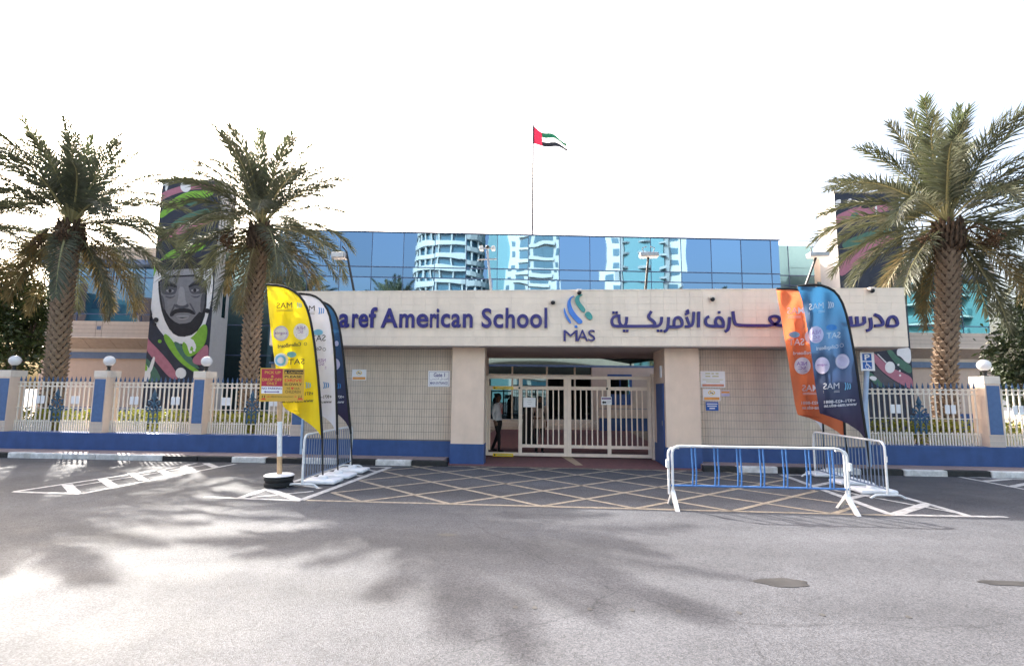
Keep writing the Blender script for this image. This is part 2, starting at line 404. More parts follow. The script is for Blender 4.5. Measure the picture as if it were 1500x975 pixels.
def rect2d(x0, x1, y0, y1): return [(x0, y0), (x1, y0), (x1, y1), (x0, y1)], [[0, 1, 2, 3]]
def smooth_poly(pts, it=2):                          # Chaikin
    for _ in range(it):
        q = []
        for i in range(len(pts)):
            a = pts[i]; b = pts[(i + 1) % len(pts)]
            q += [(a[0] * .75 + b[0] * .25, a[1] * .75 + b[1] * .25), (a[0] * .25 + b[0] * .75, a[1] * .25 + b[1] * .75)]
        pts = q
    return pts
def stroke2d(pts, w, closed=False):                  # outline polygon strips of a thick polyline with mitred joints
    n = len(pts); L = []; Rr = []
    for i in range(n):
        a = Vector(pts[i - 1]) if i > 0 else None; p = Vector(pts[i]); c = Vector(pts[i + 1]) if i < n - 1 else None
        d1 = (p - a).normalized() if a else (c - p).normalized(); d2 = (c - p).normalized() if c else d1
        t = d1 + d2; t = t.normalized() if t.length > 1e-6 else d1
        nrm = Vector((-t.y, t.x)); k = 1 / max(.5, abs(nrm.dot(Vector((-d1.y, d1.x)))))
        L.append(p + nrm * w / 2 * k); Rr.append(p - nrm * w / 2 * k)
    return [tuple(x) for x in L] + [tuple(x) for x in reversed(Rr)]
def smooth_line(pts, it=2):
    for _ in range(it):
        q = [pts[0]]
        for i in range(len(pts) - 1):
            a = pts[i]; b = pts[i + 1]
            q += [(a[0] * .75 + b[0] * .25, a[1] * .75 + b[1] * .25), (a[0] * .25 + b[0] * .75, a[1] * .25 + b[1] * .75)]
        q.append(pts[-1]); pts = q
    return pts

# ================================================================== THE SETTING
road = struct('road', MB().add([(-700, -700, 0), (700, -700, 0), (700, 700, 0), (-700, 700, 0)], [(0, 1, 2, 3)]), 'asphalt')
def blob(cx, cy, rx, ry, seed, n=26):
    rr = random.Random(seed); ph = [rr.uniform(0, 6.28) for _ in range(4)]
    return [(cx + rx * math.cos(a) * (1 + .1 * math.sin(3 * a + ph[0]) + .07 * math.sin(7 * a + ph[1])), cy + ry * math.sin(a) * (1 + .1 * math.sin(4 * a + ph[2]) + .06 * math.sin(9 * a + ph[3]))) for a in [2 * PI * k / n for k in range(n)]]
for k, (px, py, rx, ry) in enumerate(((1147, 853, .25, .12), (1480, 854, .3, .07), (655, 783, .12, .06))):
    c = G(px, py); MB().add([(x, y, .004) for x, y in blob(c.x, c.y, rx, ry, k)], [list(range(26))]).build('oil_stain' if k < 2 else 'tar_spot', 'stain' if k < 2 else 'tar', road)
for k, px in enumerate((755, 783, 864, 926, 994, 1083, 1205, 1331)):         # row of small tar plugs across the lane
    c = G(px, 889 + (px - 755) * .025); MB().add([(x, y, .004) for x, y in blob(c.x, c.y, .022, .03, 40 + k, 10)], [list(range(10))]).build('tar_spot', 'tar', road)

LZ = .004
def paint(mb, a, b, w, z=LZ):
    a = Vector((a[0], a[1], 0)); b = Vector((b[0], b[1], 0)); d = (b - a).normalized(); n = Vector((-d.y, d.x, 0)) * w / 2; d = d * 0
    mb.add([tuple(p + Vector((0, 0, z))) for p in (a - n, b - n, b + n, a + n)], [(0, 1, 2, 3)])
def marking(name, label, m, segs):
    root = bpy.data.objects.new(name, None); COL.objects.link(root); tag(root, label, kind='structure'); OFF[root.name] = (0, 0, 0)
    for i, (a, b, w) in enumerate(segs):
        q = MB(); paint(q, a, b, w, LZ + .0006 * (i % 7)); q.build('painted_line', m, root)
# yellow box: front line and two families of diagonals
X0, X1, Y0, Y1 = -4.0, 5.15, 8.42, 12.6
segs = [((X0, Y0), (X1, Y0), .09), ((X0 + .3, Y1), (X1 - .3, Y1), .08)]
def clip(x, y, sx):                       # from the front line point (x, Y0) upwards with slope sx
    s = .87; pts = []
    t0, t1 = 0, (Y1 - Y0) / s
    if sx > 0: t0 = max(t0, X0 + .15 - x); t1 = min(t1, X1 - .15 - x)
    else: t0 = max(t0, x - X1 + .15); t1 = min(t1, x - X0 - .15)
    return None if t1 - t0 < .15 else ((x + sx * t0, y + s * t0), (x + sx * t1, y + s * t1), .085)
for k in range(-8, 14):
    x = -1.62 + 1.48 * (k - 2)
    for sx in (1, -1):
        c = clip(x, Y0, sx)
        if c: segs.append(c)
marking('yellow_box_marking', 'faded yellow criss-cross box painted on the road before the gate', 'yellow_paint', segs)
def gsegs(lst): return [(G(*a), G(*b), w) for a, b, w in lst]
marking('hatched_marking', 'white hatched triangle painted under the left flags and sign post', 'white_paint', gsegs([
    ((300, 727.5), (441, 733), .09), ((351, 729), (392, 715.5), .13), ((391, 716), (438, 732), .15), ((368, 728.5), (459, 719.4), .08),
    ((441, 732.5), (571, 684.3), .13), ((427, 706.5), (499, 684), .12), ((499, 684.2), (571, 684.5), .1), ((521, 685), (551, 690), .1), ((427, 708), (470, 715), .1), ((450, 700), (500, 706), .1), ((480, 691), (530, 697), .1)]))
z2 = lambda x, y: (x / 2.955, 400 + y / 2.955)
marking('hatched_marking', 'long white hatched wedge painted by the dirty kerb on the far left', 'white_paint', gsegs([
    (z2(60, 945), z2(700, 850), .1), (z2(700, 850), z2(850, 822), .1), (z2(60, 946), z2(350, 955), .1), (z2(350, 955), z2(1020, 825), .1),
    (z2(290, 915), z2(325, 952), .16), (z2(440, 890), z2(490, 922), .16), (z2(570, 866), z2(625, 897), .16), (z2(690, 850), z2(738, 876), .16), (z2(785, 833), z2(832, 853), .16), (z2(890, 822), z2(935, 840), .16), (z2(300, 925), z2(900, 828), .06)]))
marking('hatched_marking', 'white hatched triangle painted under the right flags', 'white_paint', gsegs([
    ((1145, 695), (1304, 753), .13), ((1215, 697), (1420, 755.5), .12), ((1304, 754), (1475, 757), .1), ((1312, 753), (1357, 738.5), .16), ((1240, 731), (1290, 719.5), .13), ((1190, 712), (1235, 703), .13), ((1200, 714), (1400, 751), .07), ((1145, 695), (1215, 697), .1)]))
marking('hatched_marking', 'white hatched wedge painted by the kerb on the far right', 'white_paint', gsegs([
    ((1402, 697.5), (1520, 720), .1), ((1402, 697.5), (1540, 704), .1), ((1440, 705), (1478, 701.5), .14), ((1480, 713), (1530, 703.5), .14)]))

# pavements, kerbs, aprons
def kerb(name, label, edges):
    root = bpy.data.objects.new(name, None); COL.objects.link(root); tag(root, label, kind='structure'); OFF[root.name] = (0, 0, 0)
    for a, b, c in edges:
        xa = F(a, 685, 12.5).x; xb = F(b, 685, 12.5).x; j = random.uniform(-.008, .008)
        MB().bbox(xa + .006, xb - .006, 12.5 + j, 12.66 + j, -.05, .135 + j * .5, .02).build('kerb_stone', 'kerb_w' if c == 'w' else 'kerb_b', root)
kerb('kerb', 'black and white kerb stones left of the gate', [(-90, -40, 'w'), (-40, 8, 'b'), (8, 42, 'w'), (42, 90, 'w'), (90, 138, 'w'), (138, 170, 'w'), (170, 187, 'w'), (187, 236, 'w'), (236, 288, 'b'), (288, 338, 'b'), (338, 388, 'w'), (388, 442, 'b'), (442, 493, 'w'), (493, 549, 'b'), (549, 602, 'w'), (602, 655, 'b')])
kerb('kerb', 'black and white kerb stones right of the gate', [(1030, 1080, 'b'), (1080, 1140, 'w'), (1140, 1208, 'b'), (1208, 1262, 'w'), (1262, 1324, 'b'), (1324, 1388, 'w'), (1388, 1452, 'b'), (1452, 1520, 'w'), (1520, 1590, 'b')])
def paving(name, label, x0, x1):
    p = struct(name, MB().box(x0, x1, 12.68, 13.6, -.02, .118), 'paver', label)
    a = Mesh('paving_slab', MB().bbox(-.194, .194, -.106, .106, 0, .015, .006), 'paver')
    y = 12.79
    while y < 13.4:
        x = x0 + .2
        while x < x1 - .15:
            inst(a, 'paving_slab', p, (x + random.uniform(-.002, .002), y, .1185 + random.uniform(-.002, .002))); x += .4
        y += .22
paving('pavement', 'pink paved footway left of the gate', -17.0, -2.6)
paving('pavement', 'pink paved footway right of the gate', 3.62, 13.4)
struct('apron', MB().add([(-2.62, 12.64, .012), (3.66, 12.64, .012), (3.66, 29, .02), (-2.62, 29, .02)], [(0, 1, 2, 3)]), 'maroon', 'maroon paving running through the gate')
struct('apron_stripe', MB().add([tuple(G(*p, .02)) for p in ((822, 668), (843, 681), (854, 681), (836, 668))], [(0, 1, 2, 3)]), 'cream_stripe', 'cream stripe on the maroon paving')
struct('garden_ground', MB().add([(-60, 13.5, .01), (-2.62, 13.5, .01), (-2.62, 70, .01), (-60, 70, .01)], [(0, 1, 2, 3)]).add([(3.66, 13.5, .01), (60, 13.5, .01), (60, 70, .01), (3.66, 70, .01)], [(0, 1, 2, 3)]), 'sand')

# ================================================================== GATEHOUSE
CY = 12.6; CZ0, CZ1 = 2.93, 4.31; CX0, CX1 = -7.2, 8.37
gh = thing('gatehouse', 'long beige tiled gatehouse with deep fascia over the entrance', 'gatehouse', (0.5, 13.3, 0))
MB().box(CX0, CX1, CY + .012, 17.0, CZ0 + .02, CZ1).build('canopy', 'fgrout', gh)
MB().box(CX0 - .01, CX1 + .01, CY - .004, 17.02, CZ1 + .001, CZ1 + .03).build('coping', 'fascia_tile', gh)
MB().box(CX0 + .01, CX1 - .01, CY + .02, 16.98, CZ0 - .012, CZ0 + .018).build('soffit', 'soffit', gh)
def tiles(name, x0, x1, z0, z1, y, w, h, j, m, parent, t=.012, brick=False):
    q = MB(); nx = max(1, round((x1 - x0) / w)); nz = max(1, round((z1 - z0) / h)); w = (x1 - x0) / nx; h = (z1 - z0) / nz
    for a in range(nx):
        for b in range(nz):
            d = random.uniform(-.0012, .0012)
            xa, xb, za, zb = x0 + a * w + j, x0 + (a + 1) * w - j, z0 + b * h + j, z0 + (b + 1) * h - j
            q.add([(xa, y - t + d, za), (xb, y - t + d, za), (xb, y - t + d, zb), (xa, y - t + d, zb), (xa - j * .4, y + .002, za - j * .4), (xb + j * .4, y + .002, za - j * .4), (xb + j * .4, y + .002, zb + j * .4), (xa - j * .4, y + .002, zb + j * .4)],
                  [(0, 1, 2, 3), (0, 4, 5, 1), (1, 5, 6, 2), (2, 6, 7, 3), (3, 7, 4, 0)])
    return tag(q.build(name, m, parent), kind='stuff')
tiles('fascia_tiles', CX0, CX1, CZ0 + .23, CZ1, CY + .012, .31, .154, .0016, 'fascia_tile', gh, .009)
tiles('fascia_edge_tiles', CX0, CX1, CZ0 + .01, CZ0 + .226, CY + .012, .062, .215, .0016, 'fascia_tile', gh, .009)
for x0, x1 in ((-6.5, -2.5), (3.66, 7.72)):
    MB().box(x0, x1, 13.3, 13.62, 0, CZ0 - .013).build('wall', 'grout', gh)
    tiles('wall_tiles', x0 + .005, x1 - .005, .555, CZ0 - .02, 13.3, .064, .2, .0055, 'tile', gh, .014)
    MB().box(x0 - .004, x1 + .004, 13.272, 13.3 - .001, 0, .53).build('plinth', 'blue', gh)
MB().box(7.721, 7.76, 13.29, 17, .0, CZ0 - .013).build('end_wall', 'tile', gh)
MB().box(-6.56, -6.501, 13.25, 17, .0, CZ0 - .013).build('end_wall', 'post_blue', gh)
for x0, x1, yb in ((-2.505, -1.67, 13.36), (2.83, 3.66, 14.32)):
    MB().box(x0 + .002, x1, 12.96, yb, .5, CZ0 - .013).build('gate_pier', 'plaster', gh)
    MB().box(x0 - .01, x1 + .012, 12.945, yb + .02, 0, .499).build('plinth', 'blue', gh)
MB().box(3.55, 3.7, 14.345, 17, .02, CZ0 - .013).build('passage_wall', 'plaster', gh)
MB().box(-2.3, -2.05, 13.63, 17, .02, CZ0 - .013).build('passage_wall', 'plaster', gh)
dp = MB().box(2.80, 2.829, 13.1, 13.95, .03, 2.05).build('door', 'blue', gh)
MB().box(2.79, 2.799, 13.2, 13.26, 1.0, 1.12).build('handle', 'steel', dp)
MB().box(2.795, 2.829, 13.3, 13.42, 2.2, 2.5).build('switch_box', 'signwhite', gh)
# roof railing wires are on the school; gatehouse done

# ---- lettering on the fascia
SF = CY - .0035
def fmap(y0): return lambda x, z, d: (x, y0 - d, z)
def letter_mesh(parent, polys, z_mp, m, name='letter', depth=.045):
    q = MB()
    for p in polys:
        q.prism([z_mp(*a) for a in p], lambda x, z, d: (x, SF - d, z), depth, -.004)
    return q.build(name, m, parent)
def pxf(px, py): p = F(px, py, CY); return (p.x, p.z)
en = thing('school_sign', 'raised indigo lettering Maaref American School on the beige fascia', 'sign', (1, CY, 3.5))
adv = [('M', 430, 462, 0), ('a', 468, 491, 0), ('a', 497, 517, 0), ('r', 524, 535, 0), ('e', 535.5, 548, 0), ('f', 540, 554, 0)]
def latin(word_letters, off=.02):
    for ch, xa, xb, base, hgt in word_letters:
        c = bpy.data.curves.new('t', 'FONT'); c.body = ch; c.extrude = .5; c.offset = off if ch != 'M' else 0; c.resolution_u = 4
        o = bpy.data.objects.new('t', c); COL.objects.link(o); bpy.context.view_layer.update()
        me = bpy.data.meshes.new_from_object(o.evaluated_get(bpy.context.evaluated_depsgraph_get())); bpy.data.objects.remove(o)
        vs = [v.co.copy() for v in me.vertices]; a, b = min(v.x for v in vs), max(v.x for v in vs); c0, c1 = min(v.y for v in vs), max(v.y for v in vs)
        A = pxf(xa, base); Bq = pxf(xb, base - hgt)
        o0 = Vector(OFF[en.name])
        for v in me.vertices:
            x = A[0] + (v.co.x - a) / (b - a) * (Bq[0] - A[0]); z = A[1] + (v.co.y - c0) / (c1 - c0) * (Bq[1] - A[1]); y = SF - .022 + v.co.z * -.045
            v.co = Vector((x, y, z)) - o0
        me.materials.clear(); me.materials.append(M['letter']); me.name = 'letter'
        o = bpy.data.objects.new('letter', me); COL.objects.link(o); o.parent = en
XH, CH = 20.5, 28.5
z8 = lambda x: 480 + x / 3.947
latin([('M', 430, 459, 480, CH), ('a', 464, 480, 480, XH), ('a', 497, 512.5, 480, XH), ('r', 516, 526, 480, XH), ('e', 525.6, 540.3, 480, XH), ('f', 540.5, 553.5, 480, 30),
       ('A', z8(308), z8(410), 480, CH), ('m', z8(415), z8(505), 480, XH), ('e', z8(514), z8(585), 480, XH), ('r', z8(592), z8(632), 480, XH), ('i', z8(629), z8(647), 480, 28), ('c', z8(655), z8(710), 480, XH), ('a', z8(716), z8(772), 480, XH), ('n', z8(782), z8(840), 480, XH),
       ('S', z8(890), z8(950), 480.5, 29), ('c', z8(958), z8(1016), 480.5, XH), ('h', z8(1028), z8(1084), 480.5, 29.5), ('o', z8(1094), z8(1163), 480.5, XH), ('o', z8(1170), z8(1240), 480.5, XH), ('l', z8(1253), z8(1270), 480.5, 29.5)])
ar = thing('school_sign', 'raised indigo Arabic lettering on the right of the beige fascia', 'sign', (5, CY, 3.5))
za = lambda x, y: pxf(880 + x / 6.522, 440 + y / 6.522)
zb = lambda x, y: pxf(1100 + x / 6.25, 440 + y / 6.25)
AK = [0]
def arabic(strokes, zm, w, dots=()):
    q = MB(); k = AK[0]; AK[0] += 3
    for s in strokes:
        pts = smooth_line(s, 2) if len(s) > 2 else s
        pl = stroke2d([tuple(p) for p in pts], w); n = len(pl) // 2
        dd = .0006 * (k % 11); k += 1
        vs = [zm(*p) for p in pl]
        for i in range(n - 1):
            quad = [vs[i], vs[i + 1], vs[2 * n - 2 - i], vs[2 * n - 1 - i]]
            f0 = [(x, SF - .045 - dd, z) for x, z in quad]; f1 = [(x, SF + .004, z) for x, z in quad]
            fs = [(0, 1, 2, 3), (0, 4, 5, 1), (2, 6, 7, 3)]
            if i == 0: fs.append((3, 7, 4, 0))
            if i == n - 2: fs.append((1, 5, 6, 2))
            q.add(f0 + f1, fs)
    for (x, y) in dots:
        h = w * .42; q2 = MB(); q2.prism([zm(x - h, y - h), zm(x + h, y - h), zm(x + h, y + h), zm(x - h, y + h)], lambda a, b, d: (a, SF - d, b), .045, -.004); q2.build('letter_dot', 'letter', ar)
    return q.build('letter', 'letter', ar)
W = 27
arabic([[(172, 135), (176, 215), (200, 246), (228, 247)], [(172, 148), (130, 150), (105, 180), (105, 215), (120, 246), (200, 247)]], za, W, [(120, 117), (150, 117)])
arabic([[(247, 158), (243, 220), (222, 247)], [(215, 247), (330, 247)]], za, W, [(222, 290), (252, 290)])
arabic([[(300, 247), (495, 247), (520, 235), (505, 200), (445, 162), (482, 105)]], za, W)
arabic([[(580, 158), (576, 215), (550, 247), (490, 247)]], za, W, [(545, 289), (575, 289)])
arabic([[(645, 160), (642, 240), (630, 285), (600, 298)]], za, W)
arabic([[(640, 252), (775, 256), (775, 190), (745, 160), (712, 168), (697, 195), (697, 245)]], za, W)
arabic([[(885, 110), (880, 225), (855, 250), (800, 250)], [(815, 158), (848, 245)], [(838, 95), (815, 104), (838, 122), (803, 134)]], za, 24)
arabic([[(933, 108), (930, 258)]], za, W)
arabic([[(1168, 246), (1166, 195), (1140, 163), (1105, 165), (1090, 195), (1097, 230), (1120, 247)], [(1178, 247), (1040, 247), (1003, 232), (995, 190), (1010, 162), (1032, 156)]], za, W, [(1128, 115)])
arabic([[(1228, 160), (1222, 240), (1212, 282), (1184, 298)]], za, W)
arabic([[(1258, 105), (1272, 215), (1300, 240), (1560, 241)]], za, W)
arabic([[(60, 232), (190, 232), (255, 195), (255, 155), (215, 142), (170, 152), (168, 182), (215, 228), (330, 233)]], zb, 25)
arabic([[(330, 233), (420, 233), (425, 180), (390, 165), (365, 190), (372, 232)]], zb, 25)
arabic([[(420, 233), (470, 230), (475, 90)]], zb, 25)
arabic([[(520, 90), (520, 240)]], zb, 25)
arabic([[(700, 140), (700, 200), (720, 232)], [(700, 150), (650, 155), (630, 195), (650, 233), (760, 234)]], zb, 25, [(655, 118), (690, 118)])
arabic([[(750, 233), (1035, 231), (1030, 148)], [(905, 145), (915, 228)], [(962, 148), (968, 228)]], zb, 25)
arabic([[(1085, 158), (1096, 225), (1086, 266), (1052, 278)]], zb, 25)
arabic([[(1122, 130), (1175, 150), (1213, 228), (1125, 232)]], zb, 25)
arabic([[(1240, 238), (1252, 165), (1290, 142), (1328, 170), (1338, 236), (1236, 236)]], zb, 25)

lg = thing('logo_sign', 'blue and teal curved stroke emblem above raised letters MAS on the fascia', 'logo', (1.1, CY, 3.4))
zl = lambda x, y: pxf(750 + x / 7.5, 400 + y / 7.5)
def logo_piece(pts, m):
    q = MB(); q.prism([zl(*p) for p in smooth_poly(pts, 2)], lambda a, b, d: (a, SF - d, b), .05, -.004); return q.build('emblem_stroke', m, lg)
logo_piece([(690, 245), (640, 265), (608, 310), (605, 380), (630, 450), (690, 520), (740, 565), (775, 545), (770, 520), (710, 465), (660, 390), (640, 320), (655, 275)], 'logo_blue')
logo_piece([(572, 370), (566, 420), (590, 490), (640, 560), (655, 545), (620, 490), (590, 430)], 'logo_blue')
logo_piece([(785, 238), (730, 238), (690, 270), (690, 320), (740, 395), (785, 438), (808, 415), (800, 385), (755, 335), (735, 290), (745, 258)], 'logo_teal')
logo_piece([(845, 418), (800, 440), (800, 470), (850, 520), (880, 505), (885, 475)], 'logo_teal')
logo_piece([(690, 572), (715, 575), (722, 598), (700, 605), (685, 592)], 'logo_blue')
en_keep = en; en = lg
latin([('M', 825.5, 846, 499.5, 16), ('A', 845.5, 861, 499.5, 16.5), ('S', 861.5, 871.5, 499.7, 16.5)], 0)
en = en_keep

# ---- notices on the walls
def notice(label, x0, x1, y0, y1, Y, m, draws, cat='sign', name='wall_notice', rounded=0.0, group=None):
    a = F(x0, y1, Y); b = F(x1, y0, Y)
    t = thing(name, label, cat, ((a.x + b.x) / 2, Y, (a.z + b.z) / 2), group)
    MB().bbox(a.x, b.x, Y - .012, Y, a.z, b.z, .004).build('plate', m, t)
    mp = lambda u, w, d: (a.x + (b.x - a.x) * u, Y - .0128 - d, a.z + (b.z - a.z) * w)
    for i, (nm, items, mm) in enumerate(draws): print_on(nm, items, mp, mm, t, .0007 * i)
    return t
WY = 13.286
ARM = '\uFEF2\uFEB4\uFEF4\uFE8B\uFEAE\uFEDF\uFE8D \uFEDE\uFEA7\uFEAA\uFEE4\uFEDF\uFE8D'
notice('white sign reading Gate 1 Main Entrance on the left tiled wall', 627, 659.5, 543, 566, WY, 'signwhite', [
    ('border', [rect2d(.05, .95, .06, .075), rect2d(.05, .95, .925, .94), rect2d(.05, .06, .06, .94), rect2d(.94, .95, .06, .94)], 's_indigo'),
    ('lettering', [fit('Gate 1', .25, .77, .62, .87, .02), fit(ARM, .1, .92, .38, .56), fit('MAIN ENTRANCE', .1, .9, .14, .32, .015)], 's_indigo')])
def nosmoke(label, x0, x1, y0, y1):
    return notice(label, x0, x1, y0, y1, WY, 'signwhite', [
        ('band', [rect2d(.05, .95, .06, .3)], 's_oran'), ('symbol', [ring2d(.5, .68, .2, .05), ([(.38, .8), (.42, .84), (.62, .56), (.58, .52)], [[0, 1, 2, 3]])], 's_warn'), ('cigarette', [rect2d(.4, .6, .64, .7)], 's_black')])
nosmoke('small white notice with orange band near the left flags on tiled wall', 515.5, 537, 541, 556.5)
nosmoke('white notice with orange band and round symbol on right tiled wall', 1030, 1054.5, 569.5, 586.5)
notice('largest white notice with coral band on the right tiled wall', 1026.5, 1061.5, 543.5, 567, WY, 'signwhite', [
    ('band', [rect2d(.06, .94, .06, .2)], 's_coral'), ('text_lines', [rect2d(.2, .4, .82, .88), rect2d(.45, .55, .82, .88), rect2d(.62, .74, .82, .88), rect2d(.2, .4, .65, .71), rect2d(.48, .74, .65, .71), rect2d(.08, .92, .46, .49), rect2d(.22, .78, .33, .37)], 's_olive')])
notice('small blue notice lowest of the four on the right tiled wall', 1034, 1052, 588.5, 601, WY, 's_blue', [
    ('text_lines', [rect2d(.08, .92, .72, .82), rect2d(.12, .86, .47, .58), rect2d(.28, .72, .2, .32)], 'signwhite')])
notice('tiny brown and grey plate beside the orange banded notice', 1056.5, 1068.5, 571.5, 580, WY, 'f_print_l', [
    ('band', [rect2d(.02, .98, .52, .84)], 's_oran')])

# ---- security cameras and conduit fittings on the fascia
def cctv(px, py, label):
    p = F(px, py, CY - .05); t = thing('security_camera', label, 'camera', (p.x, CY, p.z), 'dome cameras on the fascia')
    MB().bbox(p.x - .06, p.x + .06, CY - .12, CY - .004, p.z - .01, p.z + .05, .015).build('bracket', 'pale', t)
    MB().sphere((p.x, CY - .09, p.z - .035), .055, n=12, m=8).build('dome', 'black', t, smooth=True)
cctv(810, 441.5, 'small dark dome camera above the word School')
cctv(848.5, 427, 'dome camera at the fascia top above the teal emblem stroke')
cctv(1043, 436.5, 'small dark dome camera above the middle of the Arabic lettering')
cctv(1276, 424, 'dome camera on the fascia top right of the navy flag')

# ---- floodlights on the gatehouse roof
def flood(px0, py0, px1, py1, kind, label):
    a = F(px0, py0, 13.2); b = F(px1, py1, 13.2); a.z = CZ1 + .03
    t = thing('floodlight', label, 'floodlight', a, 'floodlights on the gatehouse roof')
    MB().tube([a, a.lerp(b, .35), a.lerp(b, .7), b], [.035, .032, .03, .028], 8).build('pole', 'black' if kind != 1 else 'steel', t, True)
    MB().lathe([(.09, 0), (.09, .015)], a, 12).build('base_plate', 'black', t)
    if kind == 0:
        MB().bbox(b.x - .36, b.x + .02, 13.02, 13.3, b.z - .22, b.z - .06, .03).build('lamp_head', 'steel', t)
        MB().box(b.x - .33, b.x - .02, 13.0, 13.019, b.z - .2, b.z - .08).build('lens', 'lamp_face', t)
        MB().tube([b, b + Vector((-.12, 0, .14))], .02, 6).build('arm', 'black', t)
    elif kind == 1:
        for dz, w in ((.04, .16), (-.26, .26)):
            MB().tube([b + Vector((-w, 0, dz)), b + Vector((w, 0, dz + .01))], .018, 6).build('cross_arm', 'steel', t)
        for s in (-1, 1): MB().bbox(b.x + s * .16 - .05, b.x + s * .16 + .05, 13.12, 13.28, b.z - .02, b.z + .1, .02).build('lamp_head', 'lamp_face', t)
        MB().sphere((b.x, 13.2, b.z + .08), .05).build('finial', 'black', t, True)
    else:
        MB().bbox(b.x - .24, b.x + .24, 13.05, 13.3, b.z - .1, b.z + .02, .03).build('lamp_head', 'steel', t)
        for s in (-1, 1): MB().tube([b + Vector((s * .1, 0, 0)), b + Vector((s * .16, 0, .16)), b + Vector((s * .05, 0, .2))], .014, 6).build('bracket', 'steel', t)
flood(520, 425, 507.5, 368, 0, 'boxy floodlight on a leaning black pole above the flags on the left')
flood(720, 426, 714, 366, 1, 'pole with two cross arms and small lamps above the word American')
flood(945, 425, 950, 372, 2, 'floodlight on thin pole above the Arabic lettering')
flood(1176, 424, 1197, 372, 2, 'leaning floodlight pole behind the right flags')

# ================================================================== GATE
GY = 14.42
def gx(z): return F(700 + z / 5.77, 600, GY).x
def gz(z): return F(830, 530 + z / 5.77, GY).z
def leaf(label, xs, mids, bars, wicket):
    x0, x1 = gx(xs[0]), gx(xs[1]); zt, zb_ = gz(119), .06
    t = thing('gate_leaf', label, 'gate', (x0, GY, 0), 'leaves of the entrance gate')
    w = .1; D = .035
    MB().box(x0, x0 + w, GY - D, GY + D, zb_, zt).build('stile', 'cream_metal', t)
    MB().box(x1 - w, x1, GY - D, GY + D, zb_, zt).build('stile', 'cream_metal', t)
    for mx in mids: MB().box(gx(mx) - .05, gx(mx) + .05, GY - D + .003, GY + D - .003, zb_ + .085, zt - .085).build('stile', 'cream_metal', t)
    for za_, zb2, nm in ((zt - .085, zt, 'top_rail'), (gz(236), gz(207), 'transom_rail'), (zb_, zb_ + .085, 'bottom_rail')):
        MB().box(x0 + w, x1 - w, GY - D + .005, GY + D - .005, za_, zb2).build(nm, 'cream_metal', t)
    lx0 = gx(375) if wicket else x0 + w
    MB().box(lx0, x1 - w, GY - D + .007, GY + D - .007, gz(726), gz(700)).build('lower_rail', 'cream_metal', t)
    zt2, zb2 = gz(236), gz(700)
    for b in bars: MB().box(gx(b) - .017, gx(b) + .017, GY - .017, GY + .017, zb2 - .01, zt2 + .01).build('bar', 'cream_metal', t)
    for dz in (.4, 1.9): MB().tube([(x0 if wicket else x1, GY - .05, dz), (x0 if wicket else x1, GY - .05, dz + .12)], .025, 8).build('hinge', 'cream_metal', t)
    return t
lf = leaf('left gate leaf with its narrow wicket door standing open', (62, 757), (360,), (410, 455, 503, 548, 592, 637, 683), True)
_w = gx(100); _h = gz(236)
MB().add([(_w - .02, GY + .04, .2), (_w + .02, GY + .04, .2), (_w - .085, GY + .8, .2), (_w - .125, GY + .8, .2), (_w - .02, GY + .04, _h), (_w + .02, GY + .04, _h), (_w - .085, GY + .8, _h), (_w - .125, GY + .8, _h)], [(3, 2, 1, 0), (4, 5, 6, 7), (0, 1, 5, 4), (1, 2, 6, 5), (2, 3, 7, 6), (3, 0, 4, 7)]).build('wicket_door', 'cream_metal', lf)
rl = leaf('right gate leaf with closely set cream bars', (758, 1465), (1108,), (825, 870, 918, 965, 1010, 1055, 1165, 1207, 1253, 1300, 1345, 1390), False)
for t, x in ((lf, 350), (rl, 1092)):
    p = (gx(x), GY - .04, gz(222)); MB().tube([p, (p[0], p[1] - .02, p[2])], .03, 10).build('lock', 'black', t)
for px, lab in ((708.5, 'slim cream gate post against the left pier'), (956.5, 'slim cream gate post against the right pier')):
    x = F(px, 600, GY).x; t = thing('gate_post', lab, 'post', (x, GY, 0), 'gate posts')
    MB().box(x - .035, x + .035, GY - .05, GY + .05, .02, gz(95)).build('shaft', 'cream_metal', t)
    MB().box(x - .05, x + .05, GY - .065, GY + .065, .019, .04).build('foot_plate', 'cream_metal', t)
GYF = GY - .036
notice('blank white paper notice tied to the left gate leaf', 766.5, 784.5, 582, 596, GYF, 'signwhite', [('text_lines', [rect2d(.35, .65, .7, .73), rect2d(.3, .7, .5, .53), rect2d(.38, .62, .3, .33)], 's_grey')], name='gate_notice')
notice('white gate notice with purple heading and black arrow on right leaf', 880.5, 896, 581, 592.5, GYF, 'signwhite', [('heading', [rect2d(.06, .94, .7, .88)], 's_purple'), ('arrow', [([(.08, .3), (.25, .5), (.25, .4), (.48, .4), (.48, .2), (.25, .2), (.25, .1)], [[0, 1, 2, 3, 4, 5, 6]])], 's_black'), ('text_lines', [rect2d(.56, .92, .5, .53), rect2d(.56, .92, .35, .38), rect2d(.56, .85, .2, .23)], 's_grey')], name='gate_notice')
for y0, y1, lab in ((566, 570, 'yellow warning strip on the gate rail above the open wicket'), (663.8, 668, 'yellow warning strip on the gate rail below the open wicket')):
    notice(lab, 722, 752, y0, y1, GYF, 's_warn', [('text_lines', [rect2d(.2, .48, .3, .7), rect2d(.51, .68, .3, .7), rect2d(.71, .95, .3, .7)], 's_olive'), ('symbol', [disc2d(.09, .5, .04, .3)], 's_black')], name='warning_strip')

